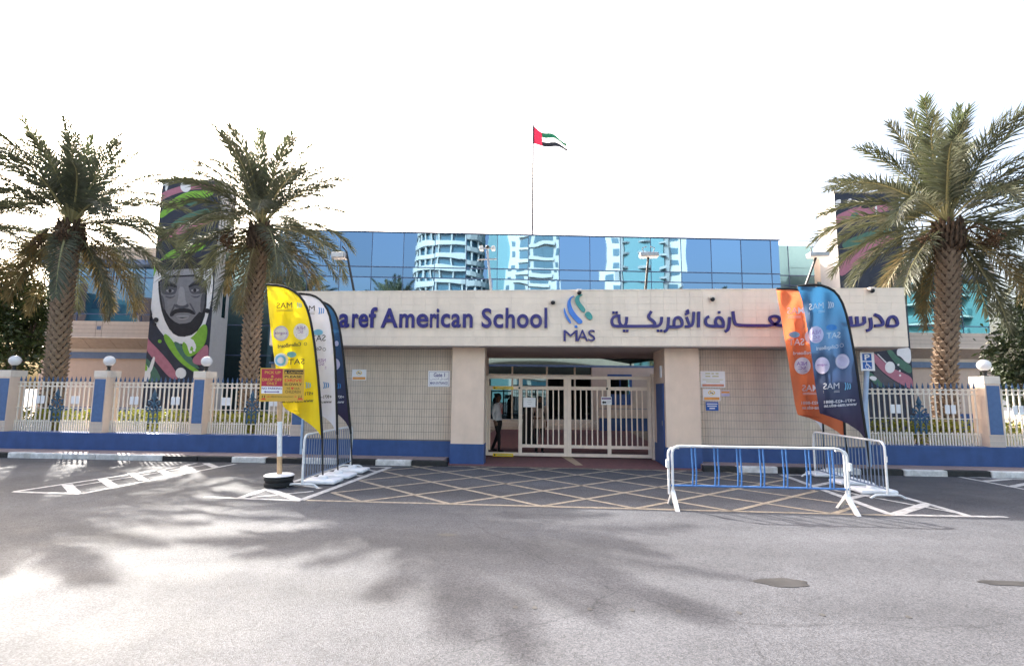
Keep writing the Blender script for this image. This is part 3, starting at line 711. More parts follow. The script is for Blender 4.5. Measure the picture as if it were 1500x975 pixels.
# ================================================================== FENCE
def low_wall(label, x0, x1):
    t = tag(MB().bbox(x0, x1, 13.4, 13.98, 0, .585, .012).build('low_wall', 'blue'), label, 'wall'); return t
low_wall('low blue painted wall under the fence on the left', -18.2, -6.565)
low_wall('low blue painted wall under the fence on the right', 7.77, 13.9)
def pillar(x0, x1, label, lamp):
    t = thing('fence_pillar', label, 'pillar', ((x0 + x1) / 2, 13.63, .585), 'fence pillars')
    MB().box(x0, x1, 13.42, 13.86, .585, 2.1).build('shaft', 'plaster', t)
    MB().bbox(x0 - .012, x1 + .012, 13.405, 13.88, 2.1, 2.29, .008).build('cap', 'pale', t)
    MB().box(x0 + .03, x1 - .025, 13.408, 13.421, .88, 2.06).build('blue_panel', 'blue_tile', t)
    a = Mesh('tile', MB().bbox(-.043, .043, -.006, .004, -.066, .066, .003), 'pillar_tile')
    for i in range(4):
        for j in range(2): inst(a, 'tile', t, (x0 + .046 + i * (x1 - x0 - .09) / 3, 13.418, .66 + j * .138))
    if lamp:
        c = ((x0 + x1) / 2 + .02, 13.63)
        g = thing('globe_lamp', lamp, 'lamp', (*c, 2.291), 'globe lamps on the fence pillars')
        MB().lathe([(.075, 0), (.075, .015), (.045, .03), (.04, .1), (.06, .12), (.062, .145)], (*c, 2.291), 16).build('stem', 'black', g, True)
        MB().sphere((*c, 2.291 + .145 + .135), .145, n=24, m=16).build('globe', 'globe', g, True)
pillar(-15.57, -15.2, 'beige fence pillar with blue panel at the left edge of the picture', 'white globe lamp beside the tree at the left edge')
pillar(-12.67, -12.3, 'beige fence pillar with blue panel between the first two fence panels', 'white globe lamp left of the portrait mural')
pillar(-9.76, -9.42, 'beige fence pillar with blue panel in front of the portrait mural', 'white globe lamp in front of the portrait mural')
pillar(-6.93, -6.58, 'beige fence pillar hidden behind the yellow sign and flags', None)
pillar(10.6, 10.95, 'beige fence pillar with blue panel on the far right', 'white globe lamp on the far right before the dark tree')
BARM = {}
def bar_mesh(h):
    k = round(h, 3)
    if k not in BARM: BARM[k] = Mesh('bar', MB().box(-.0145, .0145, -.0145, .0145, 0, h), 'picket')
    return BARM[k]
TIP = Mesh('spear_tip', MB().lathe([(.012, 0), (.024, .015), (.027, .045), (.016, .09), (.003, .15)], n=6), 'tip_blue')
_q = MB(); _q.tube([(math.cos(2 * PI * k / 14) * .05, 0, math.sin(2 * PI * k / 14) * .05) for k in range(15)], .0085, 6, False); RING = Mesh('ring', _q, 'picket', True)
def ornament():
    q = MB()
    q.tube([(0, 0, .28), (0, 0, 1.0)], .02, 6); q.lathe([(.02, 0), (.05, .05), (.06, .1), (.03, .17), (.004, .26)], (0, 0, .96), 8)
    for s in (-1, 1):
        q.tube([(s * .13, 0, .28), (s * .13, 0, .62), (s * .1, 0, .72), (s * .03, 0, .8)], .018, 6)
        q.tube([(s * .02, 0, .6), (s * .1, 0, .68), (s * .19, 0, .7), (s * .22, 0, .64), (s * .17, 0, .6), (s * .14, 0, .64)], .02, 6)
        q.tube([(s * .02, 0, .78), (s * .08, 0, .86), (s * .15, 0, .86), (s * .16, 0, .8), (s * .11, 0, .79)], .02, 6)
        q.tube([(s * .01, 0, .9), (s * .06, 0, .98), (s * .1, 0, .95)], .02, 6)
        q.tube([(s * .13, 0, .3), (s * .07, 0, .42), (s * .01, 0, .36)], .016, 6)
        q.tube([(s * .13, 0, .5), (s * .07, 0, .58), (s * .01, 0, .5)], .016, 6)
        q.sphere((s * .2, 0, .7), .035, n=8, m=6); q.sphere((s * .15, 0, .88), .03, n=8, m=6)
    return q
ORN = Mesh('ornament', ornament(), 'orn_blue', True)
def panel(x0, x1, label, plates):
    Y = 13.66; t = thing('fence_panel', label, 'fence', ((x0 + x1) / 2, Y, .585), 'cream railing panels between the pillars')
    n = round((x1 - x0) / .137); s = (x1 - x0) / n; cx = (x0 + x1) / 2
    for i in range(n):
        x = x0 + (i + .5) * s
        mid = abs(x - cx) < .17
        if mid: inst(bar_mesh(.48), 'bar', t, (x, Y, 1.5))
        else: inst(bar_mesh(1.4), 'bar', t, (x, Y, .585))
        inst(TIP, 'spear_tip', t, (x, Y, 1.985 if not mid else 1.98))
        if i < n - 1: inst(RING, 'ring', t, (x + s / 2, Y, 1.90))
    for i in range(n + 1):
        x = x0 + i * s; x = min(max(x, x0 + .02), x1 - .02); inst(bar_mesh(.32), 'short_bar', t, (x, Y, .585))
    for z in (1.955, 1.84, 1.24, .86): MB().box(x0, x1, Y - .009 if z < 1.8 else Y - .012, Y + .009, z - .009, z + .009).build('rail', 'picket', t)
    inst(ORN, 'ornament', t, (cx, Y - .02, .585))
    for f in plates:
        x = x0 + f * (x1 - x0)
        for dx in (-.075, .065): MB().bbox(x + dx - .055, x + dx + .055, Y - .034, Y - .022, 1.36, 1.58, .004).build('white_plate', 'signwhite', t)
panel(-15.2, -12.67, 'cream railing panel with blue ornament at the foot of the leftmost palm', (.3, .72))
panel(-12.3, -9.76, 'cream railing panel with blue ornament below the portrait mural', (.27, .75))
panel(-9.42, -6.93, 'cream railing panel with blue ornament behind the yellow sign post', (.2, .75))
panel(7.78, 10.6, 'cream railing panel with blue ornament at the foot of the right palm', (.3, .76))
panel(10.95, 13.7, 'cream railing panel cut by the right edge of the picture', (.2,))

# ================================================================== SCHOOL BUILDING (own grid, turned by BA)
sb = thing('school_building', 'long school building with blue mirror glass behind the gatehouse', 'building', (0, BO, 0), rz=BA)
def sbox(name, m, u0, u1, v0, v1, z0, z1, parent=None): return MB().box(u0, u1, v0, v1, z0, z1).build(name, m, parent or sb)
pane_c = {}
def panes(u0, u1, z0, z1, v, cols, rows, m, mul, name='window_pane', mw=.03):
    """cols/rows: inner division lines; each pane is an object, the bars between are one frame per bay"""
    us = [u0] + list(cols) + [u1]; zs = [z0] + list(rows) + [z1]
    for i in range(len(us) - 1):
        for j in range(len(zs) - 1):
            ti = random.uniform(-.0045, .0045); tj = random.uniform(-.0045, .0045)
            w = us[i + 1] - us[i]; h = zs[j + 1] - zs[j]
            q = MB()
            dv = lambda a, b: ti * a + tj * b
            a0, a1, b0, b1 = -w / 2, w / 2, -h / 2, h / 2
            cx, cz = us[i] + w / 2, zs[j] + h / 2
            q.add([(cx + a0, v + dv(a0, b0), cz + b0), (cx + a1, v + dv(a1, b0), cz + b0), (cx + a1, v + dv(a1, b1), cz + b1), (cx + a0, v + dv(a0, b1), cz + b1),
                   (cx + a0, v + .02, cz + b0), (cx + a1, v + .02, cz + b0), (cx + a1, v + .02, cz + b1), (cx + a0, v + .02, cz + b1)],
                  [(0, 1, 2, 3), (7, 6, 5, 4), (0, 4, 5, 1), (1, 5, 6, 2), (2, 6, 7, 3), (3, 7, 4, 0)])
            q.build(name, m, sb)
    for u in cols: sbox('mullion', mul, u - mw / 2, u + mw / 2, v - .02, v + .03, z0, z1)
    for z in rows: sbox('transom', mul, u0, u1, v - .028, v + .03, z - mw * .8, z + mw * .8)
GV = .5
cols = [-10.92 + 1.635 * k for k in range(-1, 15)]
# body volumes behind the glass
sbox('core', 'wall_b', -14.1, 12.42, GV + .05, 14, 0.0, 10.04)
sbox('core', 'wall_b', -18.7, -14.12, GV + 1.25, 13, 0.0, 9.5)
sbox('core', 'wall_b', 12.44, 14.5, GV + .35, 13, 0.0, 9.86)
panes(-14.1, 12.42, 3.6, 10.05, GV, [c for c in cols if c < 12.2], [5.6, 7.66, 8.21], 'glass', 'mullion')
panes(12.44, 14.5, 3.6, 9.87, GV + .3, [13.1], [5.6, 7.66, 8.21], 'glass_teal', 'mullion')
panes(-18.7, -14.12, .4, 9.5, GV + 1.2, [-17.2, -15.7], [3.6, 5.2, 7.66], 'glass_teal', 'mullion')
sbox('parapet_cap', 'mullion', -14.15, 12.47, GV - .06, GV + .3, 10.051, 10.1)
for (ua, ub, z) in ((-14.1, 12.42, 10.38), (12.44, 15.2, 10.1)):
    MB().tube([(ua, GV + .1, z), (ub, GV + .1, z)], .016, 6).build('roof_rail', 'mullion', sb)
    k = ua
    while k <= ub: MB().tube([(k, GV + .1, z - .33), (k, GV + .1, z)], .013, 6).build('rail_post', 'pole', sb); k += 13.25
sbox('trim_band', 'trim_blue', -14.1, 14.5, GV - .25, GV - .002, 3.1, 3.2)
sbox('spandrel', 'glass_dark', -14.1, 14.5, GV - .04, GV + .04, 3.201, 3.6)
# ground floor seen through the gate
sbox('step', 'wall_b', -6.0, 6.0, GV - 1.3, GV + .04, .0, .16)
sbox('step', 'wall_b', -6.0, 6.0, GV - .9, GV + .041, .161, .31)
sbox('step', 'wall_b', -6.0, 6.0, GV - .5, GV + .042, .311, .44)
panes(-6, 2.16, .44, 3.1, GV, [-3.9, -1.9, -.12, 1.32], [2.65], 'glass_dark', 'mullion_b', 'door_pane', .09)
sbox('wall', 'wall_pink', 2.16, 6.5, GV - .3, GV + .04, .45, 3.09)
wf = sbox('window', 'blue', 2.95, 4.2, GV - .34, GV - .301, 1.2, 2.75)
sbox('pane', 'glass_teal', 3.1, 3.55, GV - .36, GV - .341, 1.75, 2.6, wf); sbox('pane', 'glass_teal', 3.62, 4.05, GV - .36, GV - .341, 1.75, 2.6, wf)
lw = sbox('ramp_wall', 'blue', 2.2, 5.4, GV - 1.9, GV - 1.7, .02, .62)
sbox('coping', 'wall_b', 2.16, 5.44, GV - 1.95, GV - 1.65, .621, .72, lw)
MB().tube([(2.2, GV - 1.8, 1.05), (5.4, GV - 1.8, 1.05)], .025, 6).build('hand_rail', 'steel', sb)
# wings
def wing(u0, u1, sgn):
    sbox('wing_core', 'wall_pink', u0, u1, .05, 9, 0, 8.7)
    sbox('ground_wall', 'wall_pink', u0 + .3, u1 - .3, .0, .049, 0, 3.25)
    sbox('plinth', 'blue', u0 + .29, u1 - .29, -.03, -.001, 0, .9)
    sbox('trim_band', 'trim_blue', u0 - .05, u1 + .05, -.14, .03, 3.25, 3.55)
    sbox('beam', 'wall_b', u0, u1, -.1, .03, 3.551, 3.72)
    # sloping soffit made of panels
    k = u0; n = 5; w = (u1 - u0) / n
    for i in range(n):
        a, b = u0 + i * w + .01, u0 + (i + 1) * w - .01
        MB().add([(a, -.1, 3.725), (b, -.1, 3.725), (b, -.75, 4.16), (a, -.75, 4.16), (a, -.1, 3.75), (b, -.1, 3.75), (b, -.75, 4.185), (a, -.75, 4.185)], [(0, 1, 2, 3), (7, 6, 5, 4), (0, 4, 5, 1), (1, 5, 6, 2), (2, 6, 7, 3), (3, 7, 4, 0)]).build('soffit_panel', 'soffit_panel', sb)
    sbox('ledge', 'pale', u0 - .05, u1 + .05, -.82, .03, 4.19, 4.24)
    q = MB(); sp = MB()
    sbox('balcony_wall', 'wall_b', u0, u1, -.75, .03, 4.241, 5.0)
    for z in (4.42, 4.6, 4.8): sbox('joint', 'grout', u0 + .01, u1 - .01, -.754, -.7499, z, z + .012)
    for f in (.12, .52, .93):
        u = u0 + f * (u1 - u0)
        sbox('blue_square', 'trim_blue', u - .09, u + .09, -.765, -.7505, 4.58, 4.76)
        for du in (-.14, .14): sbox('joint', 'grout', u + du - .006, u + du + .006, -.756, -.7502, 4.242, 4.995)
    cs = [u0 + (u1 - u0) * k / 4 for k in (1, 2, 3)]
    panes(u0 + .05, u1 - .05, 5.01, 7.86, .0, cs, [5.45, 7.3], 'glass' if sgn < 0 else 'glass_teal', 'mullion')
    sbox('trim_band', 'trim_blue', u0 - .1, u1 + .1, -.5, .04, 7.865, 8.1)
    sbox('roof_fascia', 'wall_b', u0 - .05, u1 + .05, -.46, .04, 8.101, 8.75)
    for f in (.2, .55, .93):
        u = u0 + f * (u1 - u0); sbox('blue_square', 'trim_blue', u - .09, u + .09, -.475, -.4605, 8.34, 8.52)
wing(-25.0, -18.8, -1)
wing(17.35, 23.35, 1)
sbox('link_wall', 'wall_b', 14.52, 17.3, .9, 8, 0, 9.3)
sbox('link_window', 'glass_teal', 14.7, 15.1, .85, .899, 7.3, 7.9)

# ---- vaulted shade canopy over the courtyard
t = thing('shade_canopy', 'grey vaulted shade canopy over the courtyard behind the gate', 'canopy', (.8, 21.3, 0))
q = MB(); n = 16
vs = [(-6.2 + 14 * i / n, y, 3.9 + .7 * math.sin(PI * i / n)) for y in (17.6, 24.6) for i in range(n + 1)] + [(-6.2 + 14 * i / n, y, 3.86 + .7 * math.sin(PI * i / n)) for y in (17.6, 24.6) for i in range(n + 1)]
k = n + 1
q.add(vs, [(i, i + 1, i + 1 + k, i + k) for i in range(n)] + [(2 * k + i, 2 * k + i + k, 2 * k + i + 1 + k, 2 * k + i + 1) for i in range(n)] + [(i, 2 * k + i, 2 * k + i + 1, i + 1) for i in range(n)] + [(k + i, k + i + 1, 3 * k + i + 1, 3 * k + i) for i in range(n)] + [(0, k, 3 * k, 2 * k), (n, 2 * k + n, 3 * k + n, k + n)])
q.build('fabric', 'canopy_fabric', t, True)
for x in (-6.2, 7.8):
    for y in (17.8, 24.4): MB().tube([(x, y, .01), (x, y, 3.88)], .06, 10).build('post', 'mullion_b', t, True)

# ---- mural towers
def tower(name, label, u0, u1, v0, v1, h, shapes, zoom, extra=None):
    t = thing(name, label, 'tower', (0, BO, 0), rz=BA)
    MB().box(u0, u1, v0, v1, 0, h).build('shaft', 'wall_grey', t)
    MB().box(u0 - .03, u1 + .03, v0 - .03, v1 + .03, h + .001, h + .06).build('coping', 'wall_grey', t)
    mu = MB().box(u0 + .01, u1 - .01, v0 - .012, v0 - .001, .02, h - .02).build('mural', 'p_dark', t)
    for i, (m, pts, sm) in enumerate(shapes):
        P = []
        for x, y in (smooth_poly(pts, sm) if sm else pts):
            u, z = B(*zoom(x, y), v0); P.append((min(max(u, u0 + .02), u1 - .02), min(max(z, .03), h - .03)))
        q = MB(); q.prism(P, lambda a, b, d: (a, v0 - .013 - d, b), .0008 * (i + 1), 0); q.build('painted_shape', m, mu)
    return t
zA = lambda x, y: (200 + x / 3.143, 250 + y / 3.143)
def circ(x, y, r, ry=None): return [(x + r * math.cos(2 * PI * k / 16), y + (ry or r) * math.sin(2 * PI * k / 16)) for k in range(16)]
mural_l = [
    ('p_pink', [(95, 110), (200, 70), (300, 55), (400, 70), (400, 100), (330, 80), (230, 92), (150, 118), (95, 150)], 2),
    ('p_white', [(115, 40), (145, 40), (150, 60), (140, 95), (132, 92), (135, 65), (118, 75)], 1),
    ('p_white', [(160, 40), (195, 40), (192, 55), (180, 62), (168, 55)], 1),
    ('p_green', [(100, 215), (130, 165), (190, 115), (260, 92), (330, 92), (368, 102), (320, 128), (270, 135), (215, 165), (160, 185), (120, 220)], 2),
    ('p_teal', [(225, 150), (270, 132), (330, 125), (300, 155), (240, 165)], 2),
    ('p_white', circ(227, 74, 24, 26), 0),
    ('p_teal', [(150, 250), (230, 200), (330, 170), (360, 190), (280, 225), (180, 265)], 2),
    ('p_pink', [(110, 310), (150, 280), (240, 240), (350, 215), (345, 240), (260, 275), (150, 310), (100, 330)], 2),
    ('p_green', [(100, 420), (150, 370), (240, 340), (330, 330), (300, 370), (200, 390), (120, 440)], 2),
    ('p_white', [(65, 450), (110, 425), (330, 400), (352, 440), (352, 560), (332, 660), (312, 730), (262, 790), (200, 800), (140, 775), (95, 720), (60, 640), (48, 560)], 2),
    ('p_char', [(85, 440), (110, 405), (330, 395), (345, 420), (342, 452), (250, 450), (170, 462), (105, 480)], 1),
    ('p_light', [(120, 462), (250, 450), (330, 455), (330, 485), (240, 476), (125, 490)], 1),
    ('p_char', [(100, 485), (324, 476), (326, 600), (312, 690), (272, 752), (205, 768), (160, 745), (122, 670), (104, 580)], 1),
    ('p_grey', [(110, 494), (318, 485), (318, 590), (304, 660), (280, 690), (215, 712), (165, 690), (130, 640), (113, 570)], 1),
    ('p_mid', [(112, 500), (165, 510), (190, 535), (185, 560), (172, 572), (130, 572), (114, 560)], 1),
    ('p_mid', [(318, 495), (262, 508), (240, 535), (248, 560), (262, 570), (304, 566), (318, 555)], 1),
    ('p_char', [(122, 528), (150, 515), (188, 528), (188, 540), (150, 530), (125, 540)], 1),
    ('p_char', [(240, 528), (275, 513), (306, 522), (304, 534), (275, 526), (242, 540)], 1),
    ('p_light', [(132, 552), (155, 544), (178, 553), (156, 563)], 1), ('p_char', circ(156, 553, 8), 0),
    ('p_light', [(248, 551), (270, 543), (295, 549), (270, 560)], 1), ('p_char', circ(270, 551, 8), 0),
    ('p_light', [(196, 535), (222, 535), (226, 590), (236, 618), (210, 628), (184, 618), (194, 590)], 1),
    ('p_mid', [(182, 612), (200, 622), (222, 622), (238, 610), (242, 628), (212, 636), (178, 630)], 1),
    ('p_mid', [(176, 612), (168, 630), (152, 662), (158, 664), (174, 634), (181, 616)], 1), ('p_mid', [(244, 612), (256, 632), (270, 660), (276, 656), (260, 626), (248, 608)], 1),
    ('p_mid', [(132, 575), (160, 582), (186, 572), (162, 590), (138, 584)], 1), ('p_mid', [(246, 572), (272, 582), (302, 570), (276, 590)], 1), ('p_mid', [(300, 570), (318, 560), (316, 620), (304, 660), (294, 640)], 1), ('p_mid', [(114, 570), (126, 580), (134, 640), (126, 640)], 1),
    ('p_char', [(152, 668), (170, 640), (212, 632), (255, 638), (275, 662), (262, 662), (244, 654), (212, 652), (180, 656), (166, 672)], 1),
    ('p_char', [(130, 650), (152, 690), (164, 690), (176, 706), (246, 702), (264, 680), (300, 640), (306, 690), (270, 748), (206, 764), (160, 742), (132, 690)], 1),
    ('p_light', [(180, 668), (214, 664), (250, 668), (236, 684), (196, 686)], 1), ('p_char', [(182, 675), (246, 674), (214, 680)], 0),
    ('p_dark', [(30, 690), (60, 680), (110, 740), (160, 800), (260, 960), (20, 960)], 2),
    ('p_pink', [(36, 745), (60, 780), (110, 830), (170, 900), (200, 960), (160, 960), (100, 890), (50, 830), (28, 800)], 2),
    ('p_teal', [(28, 850), (60, 870), (100, 920), (120, 970), (30, 970)], 2),
    ('p_white', [(22, 900), (50, 890), (70, 930), (60, 970), (20, 970)], 2), ('p_white', [(80, 850), (90, 865), (70, 930), (55, 925)], 1), ('p_green', [(30, 880), (55, 900), (50, 925), (30, 915)], 1),
    ('p_green', [(130, 745), (160, 770), (200, 830), (250, 890), (300, 930), (280, 935), (210, 890), (160, 830), (128, 775)], 2),
    ('p_teal', [(170, 780), (210, 800), (270, 880), (300, 920), (240, 890), (190, 830)], 2),
    ('p_green', [(205, 790), (260, 770), (310, 700), (330, 720), (320, 800), (270, 850), (230, 860)], 2),
    ('p_white', [(215, 770), (260, 770), (280, 810), (270, 830), (255, 800), (245, 840), (235, 800), (222, 790)], 1),
    ('p_pink', [(250, 880), (290, 830), (330, 790), (335, 860), (300, 900)], 2),
    ('p_white', circ(206, 931, 24, 25), 0), ('p_white', circ(252, 834, 7), 0), ('p_white', circ(268, 827, 6), 0),
    ('p_char', circ(328, 645, 11), 0), ('p_char', circ(92, 687, 11), 0), ('p_char', circ(85, 707, 8), 0), ('p_char', [(46, 640), (60, 630), (75, 655), (70, 680), (50, 690), (44, 665)], 1),
    ('p_green', circ(110, 785, 8), 0), ('p_green', [(75, 430), (95, 425), (90, 470), (70, 490)], 1)]
tl = tower('mural_tower', 'tall left tower painted with a grey portrait of a bearded man', -18.62, -15.85, -2, -.6, 11.6, mural_l, zA)
MB().box(-15.848, -15.84, -1.2, -.9, 5.2, 8.4).build('side_window', 'glass_teal', tl)
MB().tube([(-17.2, -1.5, 11.66), (-17.2, -1.5, 12.5), (-17.35, -1.5, 12.55)], .02, 6).build('roof_pole', 'steel', tl)
MB().bbox(-17.75, -17.15, -1.62, -1.38, 12.55, 12.6, .01).build('roof_lamp', 'lamp_face', tl)
zB = lambda x, y: (1180 + x / 5.74, 260 + y / 5.74)
zC = lambda x, y: (1240 + x / 12.19, 500 + y / 12.19)
def c2b(pts): return [((zC(x, y)[0] - 1180) * 5.74, (zC(x, y)[1] - 260) * 5.74) for x, y in pts]
mural_r = [
    ('p_white', [(240, 200), (290, 180), (300, 200), (270, 270), (245, 300)], 2), ('p_white', [(340, 205), (370, 175), (390, 185), (360, 220)], 1),
    ('p_pink', [(240, 330), (330, 285), (430, 245), (560, 240), (640, 235), (750, 205), (760, 260), (690, 285), (560, 300), (430, 340), (320, 380), (250, 410)], 2),
    ('p_char', [(450, 250), (560, 205), (640, 205), (600, 240), (500, 265)], 1),
    ('p_teal', circ(415, 335, 38, 42), 0), ('p_white', [(580, 230), (600, 235), (598, 330), (590, 330)], 1),
    ('p_pink', [(260, 700), (380, 640), (500, 560), (700, 480), (760, 520), (600, 620), (420, 740), (280, 860)], 2),
    ('p_teal', [(280, 560), (450, 480), (650, 420), (740, 440), (560, 520), (360, 620)], 2),
    ('p_teal', c2b([(690, 140), (800, 140), (900, 280), (1160, 420), (1160, 600), (950, 470), (820, 330)]), 2),
    ('p_white', c2b([(900, 110), (1150, 90), (1150, 390), (1060, 380), (960, 260), (890, 250)]), 2),
    ('p_pink', c2b([(380, 160), (470, 190), (620, 330), (800, 470), (960, 540), (1180, 640), (1180, 860), (1080, 820), (860, 700), (620, 530), (460, 320)]), 2),
    ('p_mid', c2b([(440, 400), (520, 430), (700, 620), (900, 740), (1000, 800), (700, 800), (560, 720), (470, 560)]), 2),
    ('p_teal', c2b([(380, 540), (450, 560), (600, 720), (720, 830), (540, 800), (400, 650)]), 2),
    ('p_white', c2b(circ(770, 460, 90, 105)), 0), ('p_white', c2b([(390, 640), (450, 610), (540, 640), (520, 700), (460, 700)]), 2), ('p_white', c2b(circ(920, 415, 18)), 0), ('p_white', c2b(circ(945, 525, 16)), 0), ('p_white', c2b(circ(950, 605, 18)), 0),
    ('p_white', c2b([(540, 225), (560, 225), (710, 370), (695, 385)]), 0)]
tower('mural_tower', 'tall right tower with pink and dark abstract mural behind the palm', 13.92, 17.2, -2, -.6, 11.8, mural_r, zB)

# ---- flagpole on the roof
fp = Vector((-.62 * math.cos(BA) - 4 * math.sin(BA), BO - .62 * math.sin(BA) + 4 * math.cos(BA), 10.04))
t = thing('flagpole', 'thin rooftop flagpole flying a red, green, white and black flag', 'flagpole', fp)
MB().tube([fp, fp + Vector((0, 0, 4)), fp + Vector((0, 0, 8.15))], [.07, .065, .06], 8).build('pole', 'mast', t, True)
def flagpt(u, w):      # u along the fly 0..1, w up the hoist 0..1
    L = 2.1; H = 1.08
    drop = 1.0 * u ** .9 + .05 * math.sin(u * 7)
    return fp + Vector((.05 + L * u * .95 + .1 * (1 - w) * u, .25 * math.sin(u * 8 + w) * u, 8.0 - drop - H * (1 - w) * (1 - .5 * u) + .05 * math.sin(u * 9 + 2 * w)))
def fpart(u0, u1, w0, w1, m):
    q = MB(); n, k = 12, 5
    vs = [flagpt(u0 + (u1 - u0) * i / n, w0 + (w1 - w0) * j / k) for i in range(n + 1) for j in range(k + 1)]
    q.add(vs, [(i * (k + 1) + j, (i + 1) * (k + 1) + j, (i + 1) * (k + 1) + j + 1, i * (k + 1) + j + 1) for i in range(n) for j in range(k)])
    q.build('flag_stripe', m, t, True)
fpart(0, .25, 0, 1, 'u_red'); fpart(.25, 1, .667, 1, 'u_green'); fpart(.25, 1, .333, .667, 'u_white'); fpart(.25, 1, 0, .333, 'u_black')

# ---- apartment blocks across the road (seen mirrored in the glass)
def block(name, label, cx, cy, rz, parts):
    t = thing(name, label, 'building', (cx, cy, 0), 'apartment blocks across the road', rz=rz); OFF[t.name] = (0, 0, 0)
    parts(t); return t
def banded(t):                                   # rounded white balcony bands round dark glass
    def oval(z0, z1, rx, ry, m, nm):
        n = 28; vs = [(rx * math.copysign(abs(math.cos(a)) ** .7, math.cos(a)), ry * math.copysign(abs(math.sin(a)) ** .7, math.sin(a)), z) for z in (z0, z1) for a in [2 * PI * k / n for k in range(n)]]
        MB().add(vs, [tuple(range(n))[::-1], tuple(range(n, 2 * n))] + [(k, (k + 1) % n, (k + 1) % n + n, k + n) for k in range(n)]).build(nm, m, t)
    oval(0, 62, 9.2, 9, 't_glass', 'glazing')
    for k in range(17): oval(2 + k * 3.4, 3.3 + k * 3.4, 10, 9.8, 't_white', 'balcony_band')
    for k in range(13):
        a = PI * k / 12; x = 9.6 * math.copysign(abs(math.cos(a)) ** .7, math.cos(a)); y = 9.4 * math.sin(a) ** .7
        MB().box(x - .18, x + .18, y - .2, y + .2, 0, 61).build('fin', 't_white', t)
def gridblock(t, w=13.5, h=66, m='t_white'):
    MB().box(-w / 2, w / 2, -9, 0, 0, h).build('wall', m, t)
    MB().box(-w / 2 - 4.6, -w / 2 - .01, -9, -1, 0, h).build('stair_core', 't_teal', t)
    win = Mesh('window', MB().box(-1.25, 1.25, -.05, .12, 0, 2.1), 't_glass')
    sm = Mesh('window', MB().box(-.45, .45, -.05, .12, 0, 1.5), 't_glass')
    for k in range(17):
        for x in (-2.6, .9, 3.2): inst(win, 'window', t, (x * w / 13.5, 0, 2 + k * 3.5))
        inst(sm, 'window', t, (-5.6 * w / 13.5, 0, 2.4 + k * 3.5)); inst(sm, 'window', t, (5.7 * w / 13.5, 0, 2.4 + k * 3.5))
    for k in range(18): MB().box(-4.2 * w / 13.5, 4.8 * w / 13.5, .001, .5, .9 + k * 3.5, 1.7 + k * 3.5).build('balcony_band', m, t)
def bayblock(t):
    MB().box(-10, 10, -9, 0, 0, 70).build('wall', 't_white', t)
    MB().box(-5.2, 5.2, 0.001, 1.8, 0, 70).build('bay', 't_teal', t)
    for k in range(19):
        n = 14; pts = [(-5.6 + 11.2 * i / n, 2.0 + .7 * math.cos((i / n - .5) * 4 * PI)) for i in range(n + 1)]
        q = MB(); q.prism([(x, y) for x, y in pts] + [(5.6, 1.2), (-5.6, 1.2)], lambda a, b, d: (a, b, d), 1 + k * 3.6, 1.5 + k * 3.6); q.build('balcony_band', 't_grey', t)
    sm = Mesh('window', MB().box(-.9, .9, -.05, .1, 0, 1.7), 't_glass')
    for k in range(18):
        for x in (-7.6, 7.6): inst(sm, 'window', t, (x, 0, 2 + k * 3.6))
    for x in (-5.9, 5.9): MB().box(x - .5, x + .5, 0, 1.2, 0, 70).build('fin', 't_grey', t)
def lowrise(t, w=38, h=17.5, m='t_teal'):
    MB().box(-w / 2, w / 2, -9, 0, 0, h).build('wall', m, t)
    win = Mesh('window', MB().box(-.8, .8, -.05, .12, 0, 1.6), 't_glass')
    for k in range(5):
        for i in range(int(w / 3.2)): inst(win, 'window', t, (-w / 2 + 2 + i * 3.2, 0, 1.4 + k * 3.4))
    for x in (-w * .16, w * .2): MB().box(x - 3, x + 3, .001, 1.4, 0, h + 1.5).build('bay', 't_brown', t)
def balcblock(t):
    MB().box(-13, 13, -9, 0, 0, 45).build('wall', 't_teal', t)
    for k in range(13):
        MB().bbox(-12, -1, .001, 1.8, .6 + k * 3.4, 1.9 + k * 3.4, .2).build('balcony', 't_teal', t)
        MB().box(-12.1, -.9, .0, 1.9, .35 + k * 3.4, .599 + k * 3.4).build('slab', 't_white', t)
    win = Mesh('window', MB().box(-.9, .9, -.05, .12, 0, 1.8), 't_glass')
    for k in range(13):
        for x in (2, 5.5, 9): inst(win, 'window', t, (x, 0, 1.2 + k * 3.4))
# local +y faces the school
block('apartment_tower', 'rounded tower with white balcony bands, seen only mirrored in the glass', -1.8, -88, 0, banded)
block('apartment_tower', 'flat white tower with window columns, seen only mirrored in the glass', 19.2, -77.5, R(12), gridblock)
block('apartment_tower', 'teal bayed tower with wavy slabs, seen only mirrored in the glass', 46.8, -70.5, R(18), bayblock)
block('apartment_block', 'low teal block with brown bays, mirrored in the left wing glass', -64, -48, R(-40), lowrise)
block('apartment_block', 'teal block with rows of balconies, mirrored in the right wing glass', 78, -16, R(65), balcblock)

